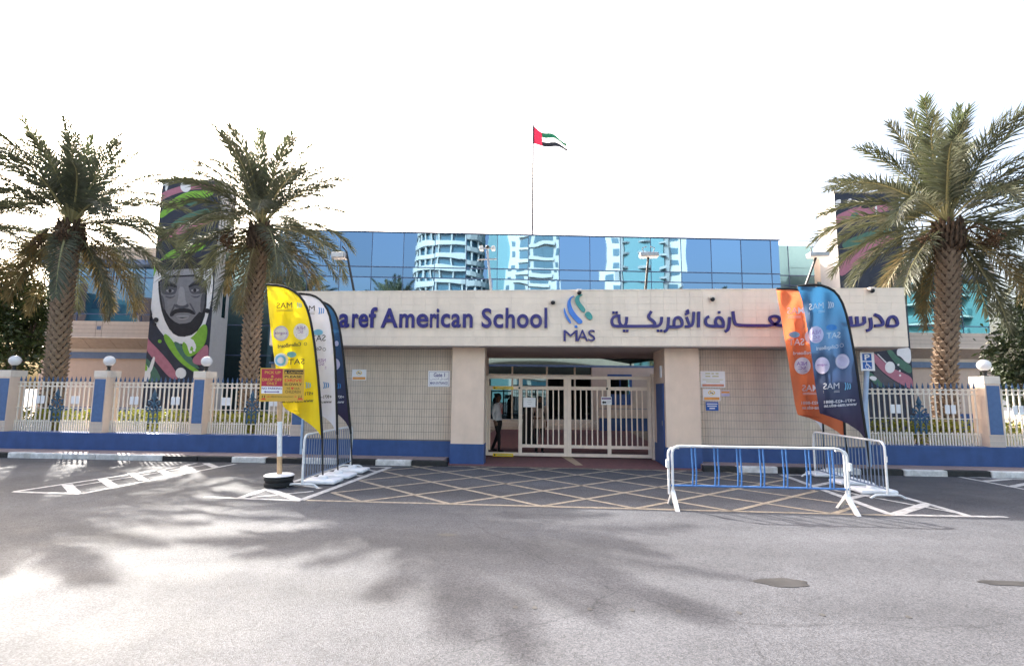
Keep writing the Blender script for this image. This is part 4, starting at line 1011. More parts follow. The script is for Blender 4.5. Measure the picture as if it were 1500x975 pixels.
# ================================================================== STREET FURNITURE
def arc(pts, r=.12, n=5):                            # polyline with rounded inner corners
    out = [Vector(pts[0])]
    for i in range(1, len(pts) - 1):
        a, p, c = Vector(pts[i - 1]), Vector(pts[i]), Vector(pts[i + 1])
        p0 = p + (a - p).normalized() * r; p1 = p + (c - p).normalized() * r
        for k in range(n + 1):
            t = k / n; out.append(p0 * (1 - t) ** 2 + p * 2 * t * (1 - t) + p1 * t * t)
    return out + [Vector(pts[-1])]
def bike_barrier():
    Y = 8.6; a = F(984, 651, Y); xl, xr, zt = a.x, F(1236, 654, Y).x, a.z - .02
    t = thing('crowd_barrier', 'white crowd barrier with pairs of blue bars standing before the box marking', 'barrier', ((xl + xr) / 2, Y, 0))
    MB().tube(arc([(xl, Y, .2), (xl, Y, zt), (xr, Y, zt), (xr, Y, .2)], .14), .021, 10).build('frame', 'white', t, True)
    zr = F(1100, 713, Y).z
    for s, x in ((1, xl), (-1, xr)):
        MB().tube(arc([(x - s * .055, Y + .03, .2), (x - s * .055, Y + .03, zt - .03), (x + s * .12, Y + .03, zt - .03)], .11), .018, 10).build('end_loop', 'white', t, True)
        MB().bbox(x - s * .075 - .02, x - s * .075 + .02, Y - .03, Y + .05, zt - .34, zt - .22, .006).build('coupling_hook', 'white', t)
        for e in (-1, 1):
            MB().add([(x - .03, Y, .27), (x + .03, Y, .27), (x + .03, Y + e * .3, .0), (x - .03, Y + e * .3, .0), (x - .03, Y, .2), (x + .03, Y, .2), (x + .03, Y + e * .23, .0), (x - .03, Y + e * .23, .0)],
                     [(0, 1, 2, 3), (7, 6, 5, 4), (0, 4, 5, 1), (1, 5, 6, 2), (2, 6, 7, 3), (3, 7, 4, 0)]).build('foot', 'white', t)
    MB().tube([(xl - .03, Y, zr), (xr + .03, Y, zr)], .017, 8).build('bottom_rail', 'rail_blue', t, True)
    for k in range(7):
        x = xl + .31 + k * (xr - xl - .55) / 6
        for d in (0, .055): MB().tube([(x + d, Y, zr), (x + d + .012, Y, zr + .2), (x + d, Y, zt)], .0125, 8).build('bar', 'rail_blue', t, True)
bike_barrier()
def side_barrier(a, b, label, zt, foot_m):
    a = Vector((a[0], a[1], 0)); b = Vector((b[0], b[1], 0)); d = (b - a).normalized(); n = Vector((-d.y, d.x, 0))
    t = thing('crowd_barrier', label, 'barrier', (a + b) / 2)
    up = Vector((0, 0, 1))
    MB().tube(arc([a + up * .05, a + up * zt, b + up * zt, b + up * .05], .14), .021, 10).build('frame', 'white', t, True)
    MB().tube([a + up * .16, b + up * .16], .014, 8).build('bottom_rail', 'rail_grey', t, True)
    L = (b - a).length; k = 21
    for i in range(k):
        p = a + d * (.1 + (L - .2) * i / (k - 1)); MB().tube([p + up * .16, p + up * (zt - .005)], .0085, 6).build('bar', 'rail_grey', t, True)
    for p in (a, b):
        MB().tube(arc([p - n * .3, p - n * .22 + up * .06, p + n * .22 + up * .06, p + n * .3], .05), .02, 8).build('foot', 'white', t, True)
    for p, s in ((a, -1), (b, 1)):
        MB().tube([p + d * s * .03 + up * (zt - .35), p + d * s * .03 + up * (zt - .25)], .016, 6).build('coupling_hook', 'white', t)
side_barrier((-4.62, 9.5), (-4.68, 12.0), 'white crowd barrier with grey bars beside the left flags', .96, 'white')
side_barrier((5.93, 9.75), (5.86, 12.1), 'white crowd barrier with grey bars beside the right flags', .98, 'white')

# ---- feather flags
def lerp_edge(edge, y):
    for i in range(len(edge) - 1):
        (x0, y0), (x1, y1) = edge[i], edge[i + 1]
        if y0 <= y <= y1: return x0 + (x1 - x0) * ((y - y0) / (y1 - y0) if y1 > y0 else 0)
    return edge[0][0] if y < edge[0][1] else edge[-1][0]
def feather(label, base, left, right, m, prints, seed):
    g = G(*base); Y = g.y; ph = random.Random(seed).uniform(0, 6)
    t = thing('feather_flag', label, 'flag', g, 'feather flags by the entrance')
    y0, y1 = left[0][1], left[-1][1]
    def surf(px, py, d=0.0):
        p = F(px, py, Y)
        xr = lerp_edge(right, py); dist = max(0, (xr - px) / 75)
        amp = min(1, dist * 2.2)
        w = .075 * amp * math.sin(p.x * 9 + p.z * 1.6 + ph) + .042 * amp * math.sin(p.x * 17 - p.z * 2.3 + ph * 2) + .012 * amp * math.sin(p.z * 9 + p.x * 4)
        q = F(px, py, Y + w - d); return q
    q = MB(); n, k = 44, 16
    vs = []
    for i in range(n + 1):
        y = y0 + (y1 - y0) * i / n; a = lerp_edge(left, y); b = lerp_edge(right, y)
        for j in range(k + 1): vs.append(surf(a + (b - a) * j / k, y))
    q.add(vs, [(i * (k + 1) + j, i * (k + 1) + j + 1, (i + 1) * (k + 1) + j + 1, (i + 1) * (k + 1) + j) for i in range(n) for j in range(k)])
    bn = q.build('banner', m, t, True)
    rp = smooth_line(right, 1)
    MB().tube([F(x, y, Y + .006) for x, y in rp], .026, 8).build('pole_sleeve', 'black_cloth', t, True)
    e = F(*right[-1], Y)
    MB().tube([F(*right[-1], Y + .006), e.lerp(g, .5), g + Vector((0, 0, .03))], [.02, .017, .017], 8).build('pole', 'black', t, True)
    q = MB(); q.bbox(g.x - .33, g.x + .33, g.y - .24, g.y + .24, .008, .085, .035); q.lathe([(.1, 0), (.09, .05), (.04, .07)], (g.x, g.y, .083), 16)
    q.build('weighted_base', 'white_base', t, True)
    for i, (nm, items, mm) in enumerate(prints): print_on(nm, items, lambda x, y, d: surf(x, y, d), mm, bn, .009 + .003 * i)
    return t
def tx(s, x0, x1, y0, y1, bold=0.0, sl=0.0):         # mirrored lettering in picture coordinates, y1 (top) < y0 (bottom); sl: rise to the right
    vs, fs = fit(s, x0, x1, 0, 1, bold, mirror=True)
    return [(x, y0 + (y1 - y0) * v - sl * (x - x0)) for x, v in vs], fs
def bars(x0, x1, ys, h=.6, sl=0.0): return [([(x0, y), (x1, y - sl * (x1 - x0)), (x1, y + h - sl * (x1 - x0)), (x0, y + h)], [[0, 1, 2, 3]]) for y in ys]
def swoosh(cx, cy, s):
    out = []
    for k in range(3):
        pts = []
        for i in range(7):
            a = -1.1 + 2.2 * i / 6; pts.append((cx + s * (k * .3 - .3) + s * .22 * math.cos(a) , cy - s * .55 * math.sin(a) * (1 - .12 * k)))
        pl = stroke2d(pts, s * .15); n = len(pl); out.append((pl, [[i, i + 1, n - 2 - i, n - 1 - i] for i in range(n // 2 - 1)]))
    return out
PHONE = '+971-423-8881'; WEB = 'www.mas-edu.ae'
feather('yellow feather flag with mirrored print behind the ochre sign', (473, 707),
    [(391, 417), (394, 460), (401, 520), (409, 575), (416, 598), (432, 606), (450, 618), (463, 628), (472, 641)],
    [(391, 417), (410, 418), (428, 424), (443, 437), (452, 456), (459, 490), (465, 540), (469, 590), (472, 641)], 'f_yellow', [
    ('lettering', [tx('MAS', 405, 428, 452, 443.5, 0, .04), tx('CollegeBoard', 407, 441, 511.5, 504, .02, .1), tx('SAT', 422, 446, 534, 526, 0, .05), tx(PHONE, 420, 459, 580, 574.5, .02, .03), tx(WEB, 412, 459, 590, 585, .02, .03)] + bars(405, 429, (454, 455.8), .6, .06) + [ring2d(447.5, 503.5, 2.3, .6)], 'f_print_b'),
    ('emblem', swoosh(437, 447, 8) + swoosh(450, 564, 9) + [disc2d(427, 519, 7, 4.3)], 'f_print_c'),
    ('roundel', [disc2d(411.5, 488, 11.3, 11), disc2d(441, 485.5, 11.2, 12), disc2d(412, 527, 10.5, 10)], 'f_print_w'),
    ('roundel_border', [ring2d(411.5, 488, 11, 2.4)] , 'f_print_l'),
    ('roundel_lettering', [tx('cognia', 402.5, 420.5, 490.5, 485.5, .01), tx('NEA', 434, 447, 483, 477.5), tx('SC', 436, 444, 488, 484)] + bars(434, 449, (490, 492.5), .7, .05), 'f_print_p'),
    ('crescent', [ring2d(411, 527.5, 8, 3)], 'f_print_c')], 1)
feather('white feather flag between the yellow and the navy one', (495, 699),
    [(420, 430), (428, 500), (440, 570), (447, 596), (465, 605), (480, 614), (487, 622), (494, 636)],
    [(420, 430), (440, 429.9), (459, 432), (472, 441), (482, 457), (487, 482), (491, 523), (493, 580), (494, 636)], 'f_white', [
    ('lettering', [tx('MAS', 437, 461, 456, 448, 0, .03), tx('SAT', 455, 477, 500, 491, 0, .04), tx('CollegeBoard', 438, 471, 516, 509, .02, .06), tx(PHONE, 447, 486, 584, 579, .02, .02), tx(WEB, 447, 486, 591, 586.5, .02, .02)] + bars(440, 461, (458, 460), .6, .04) + [ring2d(475, 511.5, 2.5, .6)], 'f_print_b'),
    ('emblem', swoosh(469, 455, 10) + swoosh(476, 564, 10), 'f_print_bl'), ('oval', [disc2d(466, 486.5, 7, 4.4)], 'f_print_c'),
    ('roundel_lettering', [tx('NEA', 465, 477, 530, 525), tx('SC', 466, 475, 535, 531)] + bars(463, 478, (537, 539.5), .7, .03), 'f_print_p')], 2)
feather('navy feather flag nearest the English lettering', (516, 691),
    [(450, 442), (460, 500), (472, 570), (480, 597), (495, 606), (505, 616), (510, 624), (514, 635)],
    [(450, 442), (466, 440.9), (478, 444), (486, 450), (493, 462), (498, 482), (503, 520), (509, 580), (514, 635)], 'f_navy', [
    ('lettering', [tx(PHONE, 470, 504, 584, 579.5, .02, .02), tx(WEB, 468, 504, 591, 586.5, .02, .02)], 'f_print_w'),
    ('roundel', [disc2d(490, 533.5, 8, 9), disc2d(493, 503, 3, 4)], 'f_print_l'), ('emblem', swoosh(494, 565, 9), 'f_print_bl')], 3)
feather('orange feather flag in front of the right tiled wall', (1247, 709),
    [(1137, 423), (1145, 470), (1155, 530), (1164, 590), (1168, 607), (1186, 612), (1206, 620), (1226, 631), (1238, 642)],
    [(1137, 423), (1160, 422.6), (1182, 427), (1200, 440), (1214, 465), (1224, 510), (1231, 560), (1236, 605), (1238, 642)], 'f_orange', [
    ('lettering', [tx('MAS', 1153, 1178, 460, 450, .01, .03), tx('SAT', 1155, 1178, 506, 496, .01, .03), tx('CollegeBoard', 1162, 1206, 521, 514.5, .02, .03), tx('MAS', 1175, 1199, 573, 563.5, .01, .02), tx(PHONE, 1174, 1216, 592, 587.5, .02), tx(WEB, 1175, 1218, 599, 594, .02)] + bars(1154, 1180, (463, 465), .6, .03) + bars(1176, 1199, (575, 577), .6, .02), 'f_print_w'),
    ('oval', [disc2d(1163.5, 490, 8, 4.6)], 'f_print_c'), ('roundel', [disc2d(1175.5, 535.5, 12, 12.5), disc2d(1190, 493, 11, 11.5)], 'f_print_w'),
    ('roundel_lettering', [tx('NEA', 1167, 1182, 535, 529.5), tx('SC', 1169, 1181, 541, 536.5)] + bars(1168, 1183, (543,), .6), 'f_print_p')], 4)
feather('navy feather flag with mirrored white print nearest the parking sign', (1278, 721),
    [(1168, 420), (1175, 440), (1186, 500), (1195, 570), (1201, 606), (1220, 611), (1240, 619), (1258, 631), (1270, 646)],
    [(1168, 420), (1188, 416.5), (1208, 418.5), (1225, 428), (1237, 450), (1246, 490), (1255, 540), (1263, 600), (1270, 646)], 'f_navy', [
    ('lettering', [tx('MAS', 1185, 1206.5, 454, 445, 0, .12), tx('SAT', 1211, 1231, 496, 487.5, 0, .08), tx('CollegeBoard', 1196, 1228, 514.5, 507.5, .01, .1), tx('MAS', 1206, 1229.5, 570, 561, 0, .04), tx(PHONE, 1207, 1253, 591, 586.5, .02, .06), tx(WEB, 1207, 1255, 596.5, 591.5, .02, .06)] + bars(1185, 1208, (457.5, 459.5), .5, .14) + bars(1206, 1230, (572.5, 574.5), .5, .04) + swoosh(1215.5, 446.5, 10) + [ring2d(1233, 505.5, 2.8, .6)], 'f_print_w'),
    ('oval', [disc2d(1218, 479.5, 8, 4.6)], 'f_print_bl'), ('emblem', swoosh(1240, 565.5, 11), 'f_print_c'),
    ('roundel', [disc2d(1195.5, 490, 11, 12.5), disc2d(1204.5, 535, 10.8, 12.3), disc2d(1234, 529, 10.3, 11)], 'f_print_l'),
    ('roundel_lettering', [tx('cognia', 1197, 1212, 536.5, 532.5, .01, .02), tx('NEA', 1189, 1202, 490, 484, 0, .1), tx('SC', 1191, 1201, 496, 491.5)] + bars(1190, 1203, (499,), .7, .1), 'f_print_p'),
    ('roundel_border', [ring2d(1234, 529, 9, 1)], 'f_print_w')], 5)
feather('white feather flag hidden behind the orange one, only its tail showing', (1209, 697),
    [(1146, 440), (1160, 540), (1176, 600), (1190, 612), (1200, 622), (1206, 635)],
    [(1146, 440), (1170, 438.9), (1188, 450), (1196, 490), (1202, 560), (1206, 635)], 'f_white', [], 6)

# ---- ochre traffic sign on a post standing in a tyre
g = G(408, 712); SY = g.y
t = thing('traffic_sign', 'ochre pick up and drop off sign on a striped post in a tyre base', 'sign', g)
zq = lambda x, y: (378 + x / 17.1, 535 + y / 17.1)
def smap(x, y, d): q = F(*zq(x, y), SY); return (q.x, SY - .052 - d, q.z)
MB().prism([(100, 65), (1195, 90), (1175, 890), (65, 905)], smap, .0, -.006).build('board', 's_yel', t)
def srect(x0, x1, y0, y1):
    sk = lambda x, y: (x - 18 * (y - 500) / 800 * (1 - (x - 100) / 1100 * .6), y + (x - 600) * .012)
    return [sk(x0, y0), sk(x1, y0), sk(x1, y1), sk(x0, y1)], [[0, 1, 2, 3]]
def stx(s, x0, x1, y0, y1, b=.02): vs, fs = fit(s, x0, x1, y1, y0, b); return [(x - 12 * (y - 500) / 800, y + (x - 600) * .012) for x, y in vs], fs
def sfl(pts): return [(x, y) for x, y in pts], [list(range(len(pts)))]
for nm, items, mm, d in (('red_field', [srect(122, 650, 95, 525)], 's_red', .001), ('white_field', [srect(122, 645, 528, 705)], 'signwhite', .001), ('black_field', [srect(690, 1165, 115, 215)], 's_black', .001),
        ('lettering', [stx('PICK UP', 205, 600, 145, 215), stx('&', 360, 430, 250, 305), stx('DROP OFF', 145, 625, 325, 395), stx('ONLY', 255, 515, 420, 490), stx('CAUTION', 790, 1150, 145, 195), sfl([(700, 200), (770, 200), (735, 140)])], 's_yel', .002),
        ('lettering', [stx('NO PARKING', 135, 630, 550, 605), sfl([(185, 660), (230, 630), (230, 650), (530, 650), (530, 630), (570, 660), (530, 690), (530, 670), (230, 670), (230, 690)])], 's_purple', .002),
        ('lettering', [stx('PLEASE', 700, 1125, 250, 310), stx('SLOWLY', 695, 1135, 440, 500), stx('WE', 750, 840, 545, 600, 0), stx('OUR', 945, 1075, 545, 600, 0), stx('CHILDREN', 720, 1100, 620, 690, 0), stx('PEDESTRIAN WALKWAY', 375, 925, 765, 800, 0)] + [disc2d(x, 760, 9, 14) for x in (150, 205, 1060, 1115)] + [srect(x - 10, x + 10, 775, 815) for x in (150, 205, 1060, 1115)], 's_black', .002),
        ('lettering', [stx('DRIVE', 700, 1140, 335, 410, .03), stx('♥', 862, 930, 540, 605, 0), sfl([(250, 780), (300, 765), (300, 776), (370, 776), (370, 786), (300, 786), (300, 797)]), sfl([(1015, 780), (965, 765), (965, 776), (930, 776), (930, 786), (965, 786), (965, 797)]), sfl([(95, 860), (150, 815), (205, 815), (245, 860)]), sfl([(1010, 860), (1050, 815), (1120, 815), (1165, 860)])], 's_drive', .002)):
    print_on(nm, items, smap, mm, t, d)
pb = Vector((g.x, g.y, .3)); pt = F(410, 545, SY); pt.y = SY
def along(a): return pb.lerp(Vector((pt.x, pt.y, pt.z)), a)
zt = pt.z
def seg(z0, z1, m, nm):
    f0, f1 = (z0 - .3) / (zt - .3), (z1 - .3) / (zt - .3); MB().tube([along(f0), along(f1)], .045, 12).build(nm, m, t, True)
z1 = F(410, 668, SY).z; z2_ = F(410, 617, SY).z
seg(.1, z1, 'wood', 'post_base'); seg(z1, z2_, 'white', 'post_white_band'); seg(z2_, zt - .02, 'wood', 'post')
MB().lathe([(.2, .0), (.255, .02), (.26, .07), (.235, .095), (.24, .11), (.262, .13), (.262, .17), (.24, .195), (.21, .2)], (g.x, g.y, 0), 24).build('tyre', 'tyre', t, True)
MB().lathe([(.265, .2), (.27, .21), (.25, .225), (.1, .23)], (g.x, g.y, 0), 24).build('concrete_top', 'white_base', t, True)

# ---- disabled parking sign
PY = 13.0; b0 = F(1274, 690, PY); p1 = F(1268, 530, PY)
t = thing('parking_sign', 'blue and white disabled parking sign on a pale blue post', 'sign', (b0.x, PY, .118))
MB().tube([(b0.x, PY, .118), (b0.x - .01, PY, 1.5), (p1.x + .06, PY, p1.z + .2)], .055, 12).build('post', 'post_blue', t, True)
A = F(1258.7, 543, PY); Bb = F(1277.3, 516, PY)
MB().bbox(A.x, Bb.x, PY - .075, PY - .058, A.z, Bb.z, .005).build('board', 'signwhite', t)
mp = lambda u, w, d: (A.x + (Bb.x - A.x) * u, PY - .076 - d, A.z + (Bb.z - A.z) * w)
print_on('blue_field', [rect2d(.14, .8, .53, .92), rect2d(.14, .8, .1, .48)], mp, 's_blue', t, .001)
print_on('lettering', [fit('P', .3, .68, .58, .88, .03)], mp, 'signwhite', t, .002)
wc = stroke2d(smooth_line([(.42, .42), (.42, .3), (.6, .28), (.68, .17), (.74, .19)], 1), .045); wr = ring2d(.46, .235, .14, .035, 16); n = len(wc)
print_on('wheelchair_symbol', [(wc, [[i, i + 1, n - 2 - i, n - 1 - i] for i in range(n // 2 - 1)]), wr, disc2d(.42, .445, .035, .025)], mp, 'signwhite', t, .002)

# ================================================================== PEOPLE
def person(name, label, loc, rz, h, kind, pose):
    t = thing(name, label, 'person', loc, rz=rz); OFF[t.name] = (0, 0, 0); t.scale = (h / 1.72,) * 3
    J = {'pel': (0, 0, .95, .135), 'waist': (0, .0, 1.1, .12), 'chest': (0, .0, 1.3, .145), 'neck0': (0, .01, 1.43, .07), 'neck': (0, 0, 1.5, .052), 'head0': (0, -.015, 1.56, .072), 'head1': (0, -.01, 1.65, .085), 'head2': (0, 0, 1.7, .055), 'nose': (0, -.105, 1.6, .012)}
    E_ = [('pel', 'waist'), ('waist', 'chest'), ('chest', 'neck0'), ('neck0', 'neck'), ('neck', 'head0'), ('head0', 'head1'), ('head1', 'head2'), ('head0', 'nose')]
    for s, n in ((-1, 'l'), (1, 'r')):
        p = pose[n]
        J['sh' + n] = (s * .17, .0, 1.4, .062); J['el' + n] = (*p['el'], .043); J['wr' + n] = (*p['wr'], .03); J['ha' + n] = (*p['ha'], .034)
        J['hip' + n] = (s * .09, 0, .88, .098); J['kn' + n] = (*p['kn'], .062); J['an' + n] = (*p['an'], .042); J['heel' + n] = (p['an'][0], p['an'][1] + .03, .035, .035); J['toe' + n] = (p['an'][0], p['an'][1] - .17, .03, .03)
        E_ += [('chest', 'sh' + n), ('sh' + n, 'el' + n), ('el' + n, 'wr' + n), ('wr' + n, 'ha' + n), ('pel', 'hip' + n), ('hip' + n, 'kn' + n), ('kn' + n, 'an' + n), ('an' + n, 'heel' + n), ('heel' + n, 'toe' + n)]
        w = Vector(p['wr']); hd = Vector(p['ha']); d = (hd - w).normalized(); sd_ = Vector((0, 1, 0)); sd_ = (sd_ - d * sd_.dot(d)).normalized()
        for k in range(4):
            b = hd + d * .02 + sd_ * (.022 * (k - 1.5)); mid_ = b + d * (.035 + .006 * (k in (1, 2))); tip = mid_ + d * .028 + Vector((-s * .012, 0, 0))
            J[f'f{n}{k}a'] = (*mid_, .0095); J[f'f{n}{k}b'] = (*tip, .008); E_ += [('ha' + n, f'f{n}{k}a'), (f'f{n}{k}a', f'f{n}{k}b')]
        th = hd - d * .01 - sd_ * .045; J[f't{n}a'] = (*th, .011); J[f't{n}b'] = (*(th + d * .035), .009); E_ += [('ha' + n, f't{n}a'), (f't{n}a', f't{n}b')]
    keys = list(J); me = bpy.data.meshes.new('body'); me.from_pydata([J[k][:3] for k in keys], [(keys.index(a), keys.index(b)) for a, b in E_], [])
    o = bpy.data.objects.new('body', me); COL.objects.link(o)
    sk = o.modifiers.new('s', 'SKIN'); ss = o.modifiers.new('u', 'SUBSURF'); ss.levels = 2
    for i, k in enumerate(keys):
        sv = me.skin_vertices[0].data[i]; r = J[k][3]; sv.radius = (r, r * (.78 if k in ('pel', 'waist', 'chest') else 1)); sv.use_root = (k == 'pel')
    bpy.context.view_layer.update()
    m2 = bpy.data.meshes.new_from_object(o.evaluated_get(bpy.context.evaluated_depsgraph_get())); bpy.data.objects.remove(o)
    m2.name = 'body'
    for x in (['skin', 'shirt_w', 'trouser', 'shoe'] if kind == 'guard' else ['skin', 'tunic', 'trouser', 'shoe'] if kind == 'tunic' else ['skin', 'trouser', 'trouser', 'shoe']): m2.materials.append(M[x])
    hem = .93 if kind == 'guard' else .78
    for p in m2.polygons:
        c = p.center; near = min(((c - Vector(pose[n]['wr'])).length, n) for n in 'lr'); hz = (c - Vector(pose[near[1]]['ha'])).length
        if c.z > 1.47 or hz < .105: p.material_index = 0
        elif c.z > hem or abs(c.x) > .2 and c.z > .8: p.material_index = 1
        elif c.z > .085: p.material_index = 2
        else: p.material_index = 3
        p.use_smooth = True
    b = bpy.data.objects.new('body', m2); COL.objects.link(b); b.parent = t
    if kind == 'guard':
        q = MB(); q.sphere((0, .012, 1.665), .094, .1, .083, 14, 9); q.v = [(x, y, max(z, 1.615 + (.0 if y > 0 else .035))) for x, y, z in q.v]; q.build('hair', 'hair', t, True)
        MB().tube([(-.06, -.09, 1.44), (-.02, -.135, 1.25), (0, -.14, 1.12), (.02, -.135, 1.25), (.06, -.09, 1.44)], .009, 6).build('lanyard', 'lanyard', t)
        MB().bbox(-.17, -.1, -.03, .03, 1.455, 1.47, .004).build('epaulette', 'trouser', t); MB().bbox(.1, .17, -.03, .03, 1.455, 1.47, .004).build('epaulette', 'trouser', t)
    else:
        q = MB(); q.sphere((0, .015, 1.64), .105, .112, .11, 14, 9); q.lathe([(.15, 1.36), (.12, 1.45), (.088, 1.52), (.1, 1.6)], (0, .015, 0), 16); q.build('headscarf', 'hair', t, True)
        MB().sphere((0, -.088, 1.625), .055, .022, .07, 12, 8).build('face', 'skin', t, True)
    for s in (-1, 1): MB().sphere((s * .03, -.1 if kind == 'guard' else -.108, 1.635), .009, n=6, m=5).build('eye', 'hair', t)
    if kind == 'tunic': MB().lathe([(.185, .76), (.175, .86), (.16, 1.0), (.145, 1.12)], (0, 0, 0), 18).build('tunic_skirt', 'tunic', t, True)
    if kind == 'abaya': MB().lathe([(.26, .06), (.24, .3), (.2, .7), (.17, 1.0), (.15, 1.2)], (0, 0, 0), 18).build('long_skirt', 'trouser', t, True)
    return t
P0 = {'l': dict(el=(-.23, .03, 1.14), wr=(-.23, -.02, .91), ha=(-.225, -.04, .85), kn=(-.1, -.1, .5), an=(-.1, -.12, .08)), 'r': dict(el=(.23, .06, 1.14), wr=(.22, .06, .92), ha=(.215, .05, .86), kn=(.1, .06, .5), an=(.1, .26, .08))}
P1 = {'l': dict(el=(-.24, .0, 1.14), wr=(-.16, -.18, 1.05), ha=(-.11, -.22, 1.06), kn=(-.1, -.03, .5), an=(-.1, .0, .08)), 'r': dict(el=(.24, .03, 1.14), wr=(.22, -.03, .92), ha=(.215, -.05, .86), kn=(.1, -.02, .5), an=(.11, .03, .08))}
e = G(730, 661, .02); person('person', 'person in white shirt and black trousers standing in the open wicket', (e.x - .02, e.y, .02), R(62), 1.72, 'guard', P0)
e = G(790, 663, .02); person('person', 'person in beige tunic and dark headscarf behind the gate bars', (e.x, e.y, .02), R(18), 1.66, 'tunic', P1)
e = G(772, 655, .02); person('person', 'person in long black dress standing behind the gate notice', (e.x, e.y + .5, .02), R(-30), 1.64, 'abaya', P1)

# ================================================================== VEGETATION
def frond(L, th0, droop, seed, n=68, twist=0.0):
    rr = random.Random(seed); N = 26; pts = []; tg = []
    p = Vector((0, 0, 0)); az = 0
    for i in range(N + 1):
        s = i / N; th = th0 - droop * s ** 1.35; az = twist * s * s
        tv = Vector((math.cos(th) * math.cos(az), math.cos(th) * math.sin(az), math.sin(th))); pts.append(p.copy()); tg.append(tv); p = p + tv * (L / N)
    vs = []; fs = []
    def at(s):
        f = s * N; i = min(int(f), N - 1); a = f - i; return pts[i].lerp(pts[i + 1], a), tg[i].lerp(tg[i + 1], a).normalized()
    for sd_ in (-1, 1):
        for k in range(n):
            s = .16 + .84 * (k + rr.uniform(-.3, .3)) / (n - 1); s = min(max(s, .15), 1)
            q, tv = at(s); side = Vector((-math.sin(az), math.cos(az), 0)) ; side = (side - tv * side.dot(tv)).normalized(); up = tv.cross(side); up = up if up.z >= 0 or abs(up.z) < .2 else -up
            up = tv.cross(side) * (1 if tv.cross(side).z > -.05 else -1)
            if math.cos(th0) < 0: up = -up
            al = R(62 - 38 * s + rr.uniform(-8, 8)); lift = (.42, .1, -.12)[k % 3] + rr.uniform(-.16, .16)
            d = (tv * math.cos(al) + side * sd_ * math.sin(al) + up * lift).normalized()
            l = (.22 + .40 * math.sin(PI * min(1, .1 + .82 * s)) ** .8) * rr.uniform(.85, 1.12) * (1 if s < .93 else .7) * L / 3.3
            w = .0175 * rr.uniform(.85, 1.2); nrm = d.cross(up).normalized()
            mid = q + d * l * .45; tip = q + d * l + Vector((0, 0, -.1 * l))
            b = len(vs); vs += [q - nrm * w * .5, q + nrm * w * .5, mid + nrm * w + up * .004, tip, mid - nrm * w + up * .004]
            fs.append((b, b + 1, b + 2, b + 3, b + 4))
    b = len(vs)
    for i in range(N + 1):
        r = .03 * (1 - .88 * i / N) + .002; tv = tg[i]; side = Vector((-math.sin(az), math.cos(az), 0)); side = (side - tv * side.dot(tv)).normalized(); up = tv.cross(side)
        vs += [pts[i] + side * r * 1.3, pts[i] + up * r * .6, pts[i] - side * r * 1.3, pts[i] - up * r * .8]
    nr = len(fs)
    for i in range(N):
        for k in range(4): fs.append((b + i * 4 + k, b + i * 4 + (k + 1) % 4, b + (i + 1) * 4 + (k + 1) % 4, b + (i + 1) * 4 + k))
    return vs, fs, nr
FR = {}
def frond_mesh(kind, th, var):
    k = (kind, th, var)
    if k not in FR:
        droop = R({85: 18, 72: 34, 58: 52, 42: 68, 25: 80, 8: 78, -12: 66, -32: 48, -52: 30, -68: 18}[th])
        vs, fs, nr = frond({85: 2.9, 72: 3.2, 58: 3.35}.get(th, 3.4 if th > -20 else 3.1) * (1 + .06 * var), R(th), droop * (1 + .12 * (var - 1)), hash((th, var)) % 999, twist=(var - 1) * .3)
        me = bpy.data.meshes.new('frond'); me.from_pydata(vs, [], fs); me.materials.append(M[kind]); me.materials.append(M['rachis'])
        me.polygons.foreach_set('material_index', [0] * nr + [1] * (len(fs) - nr)); FR[k] = me
    return FR[k]
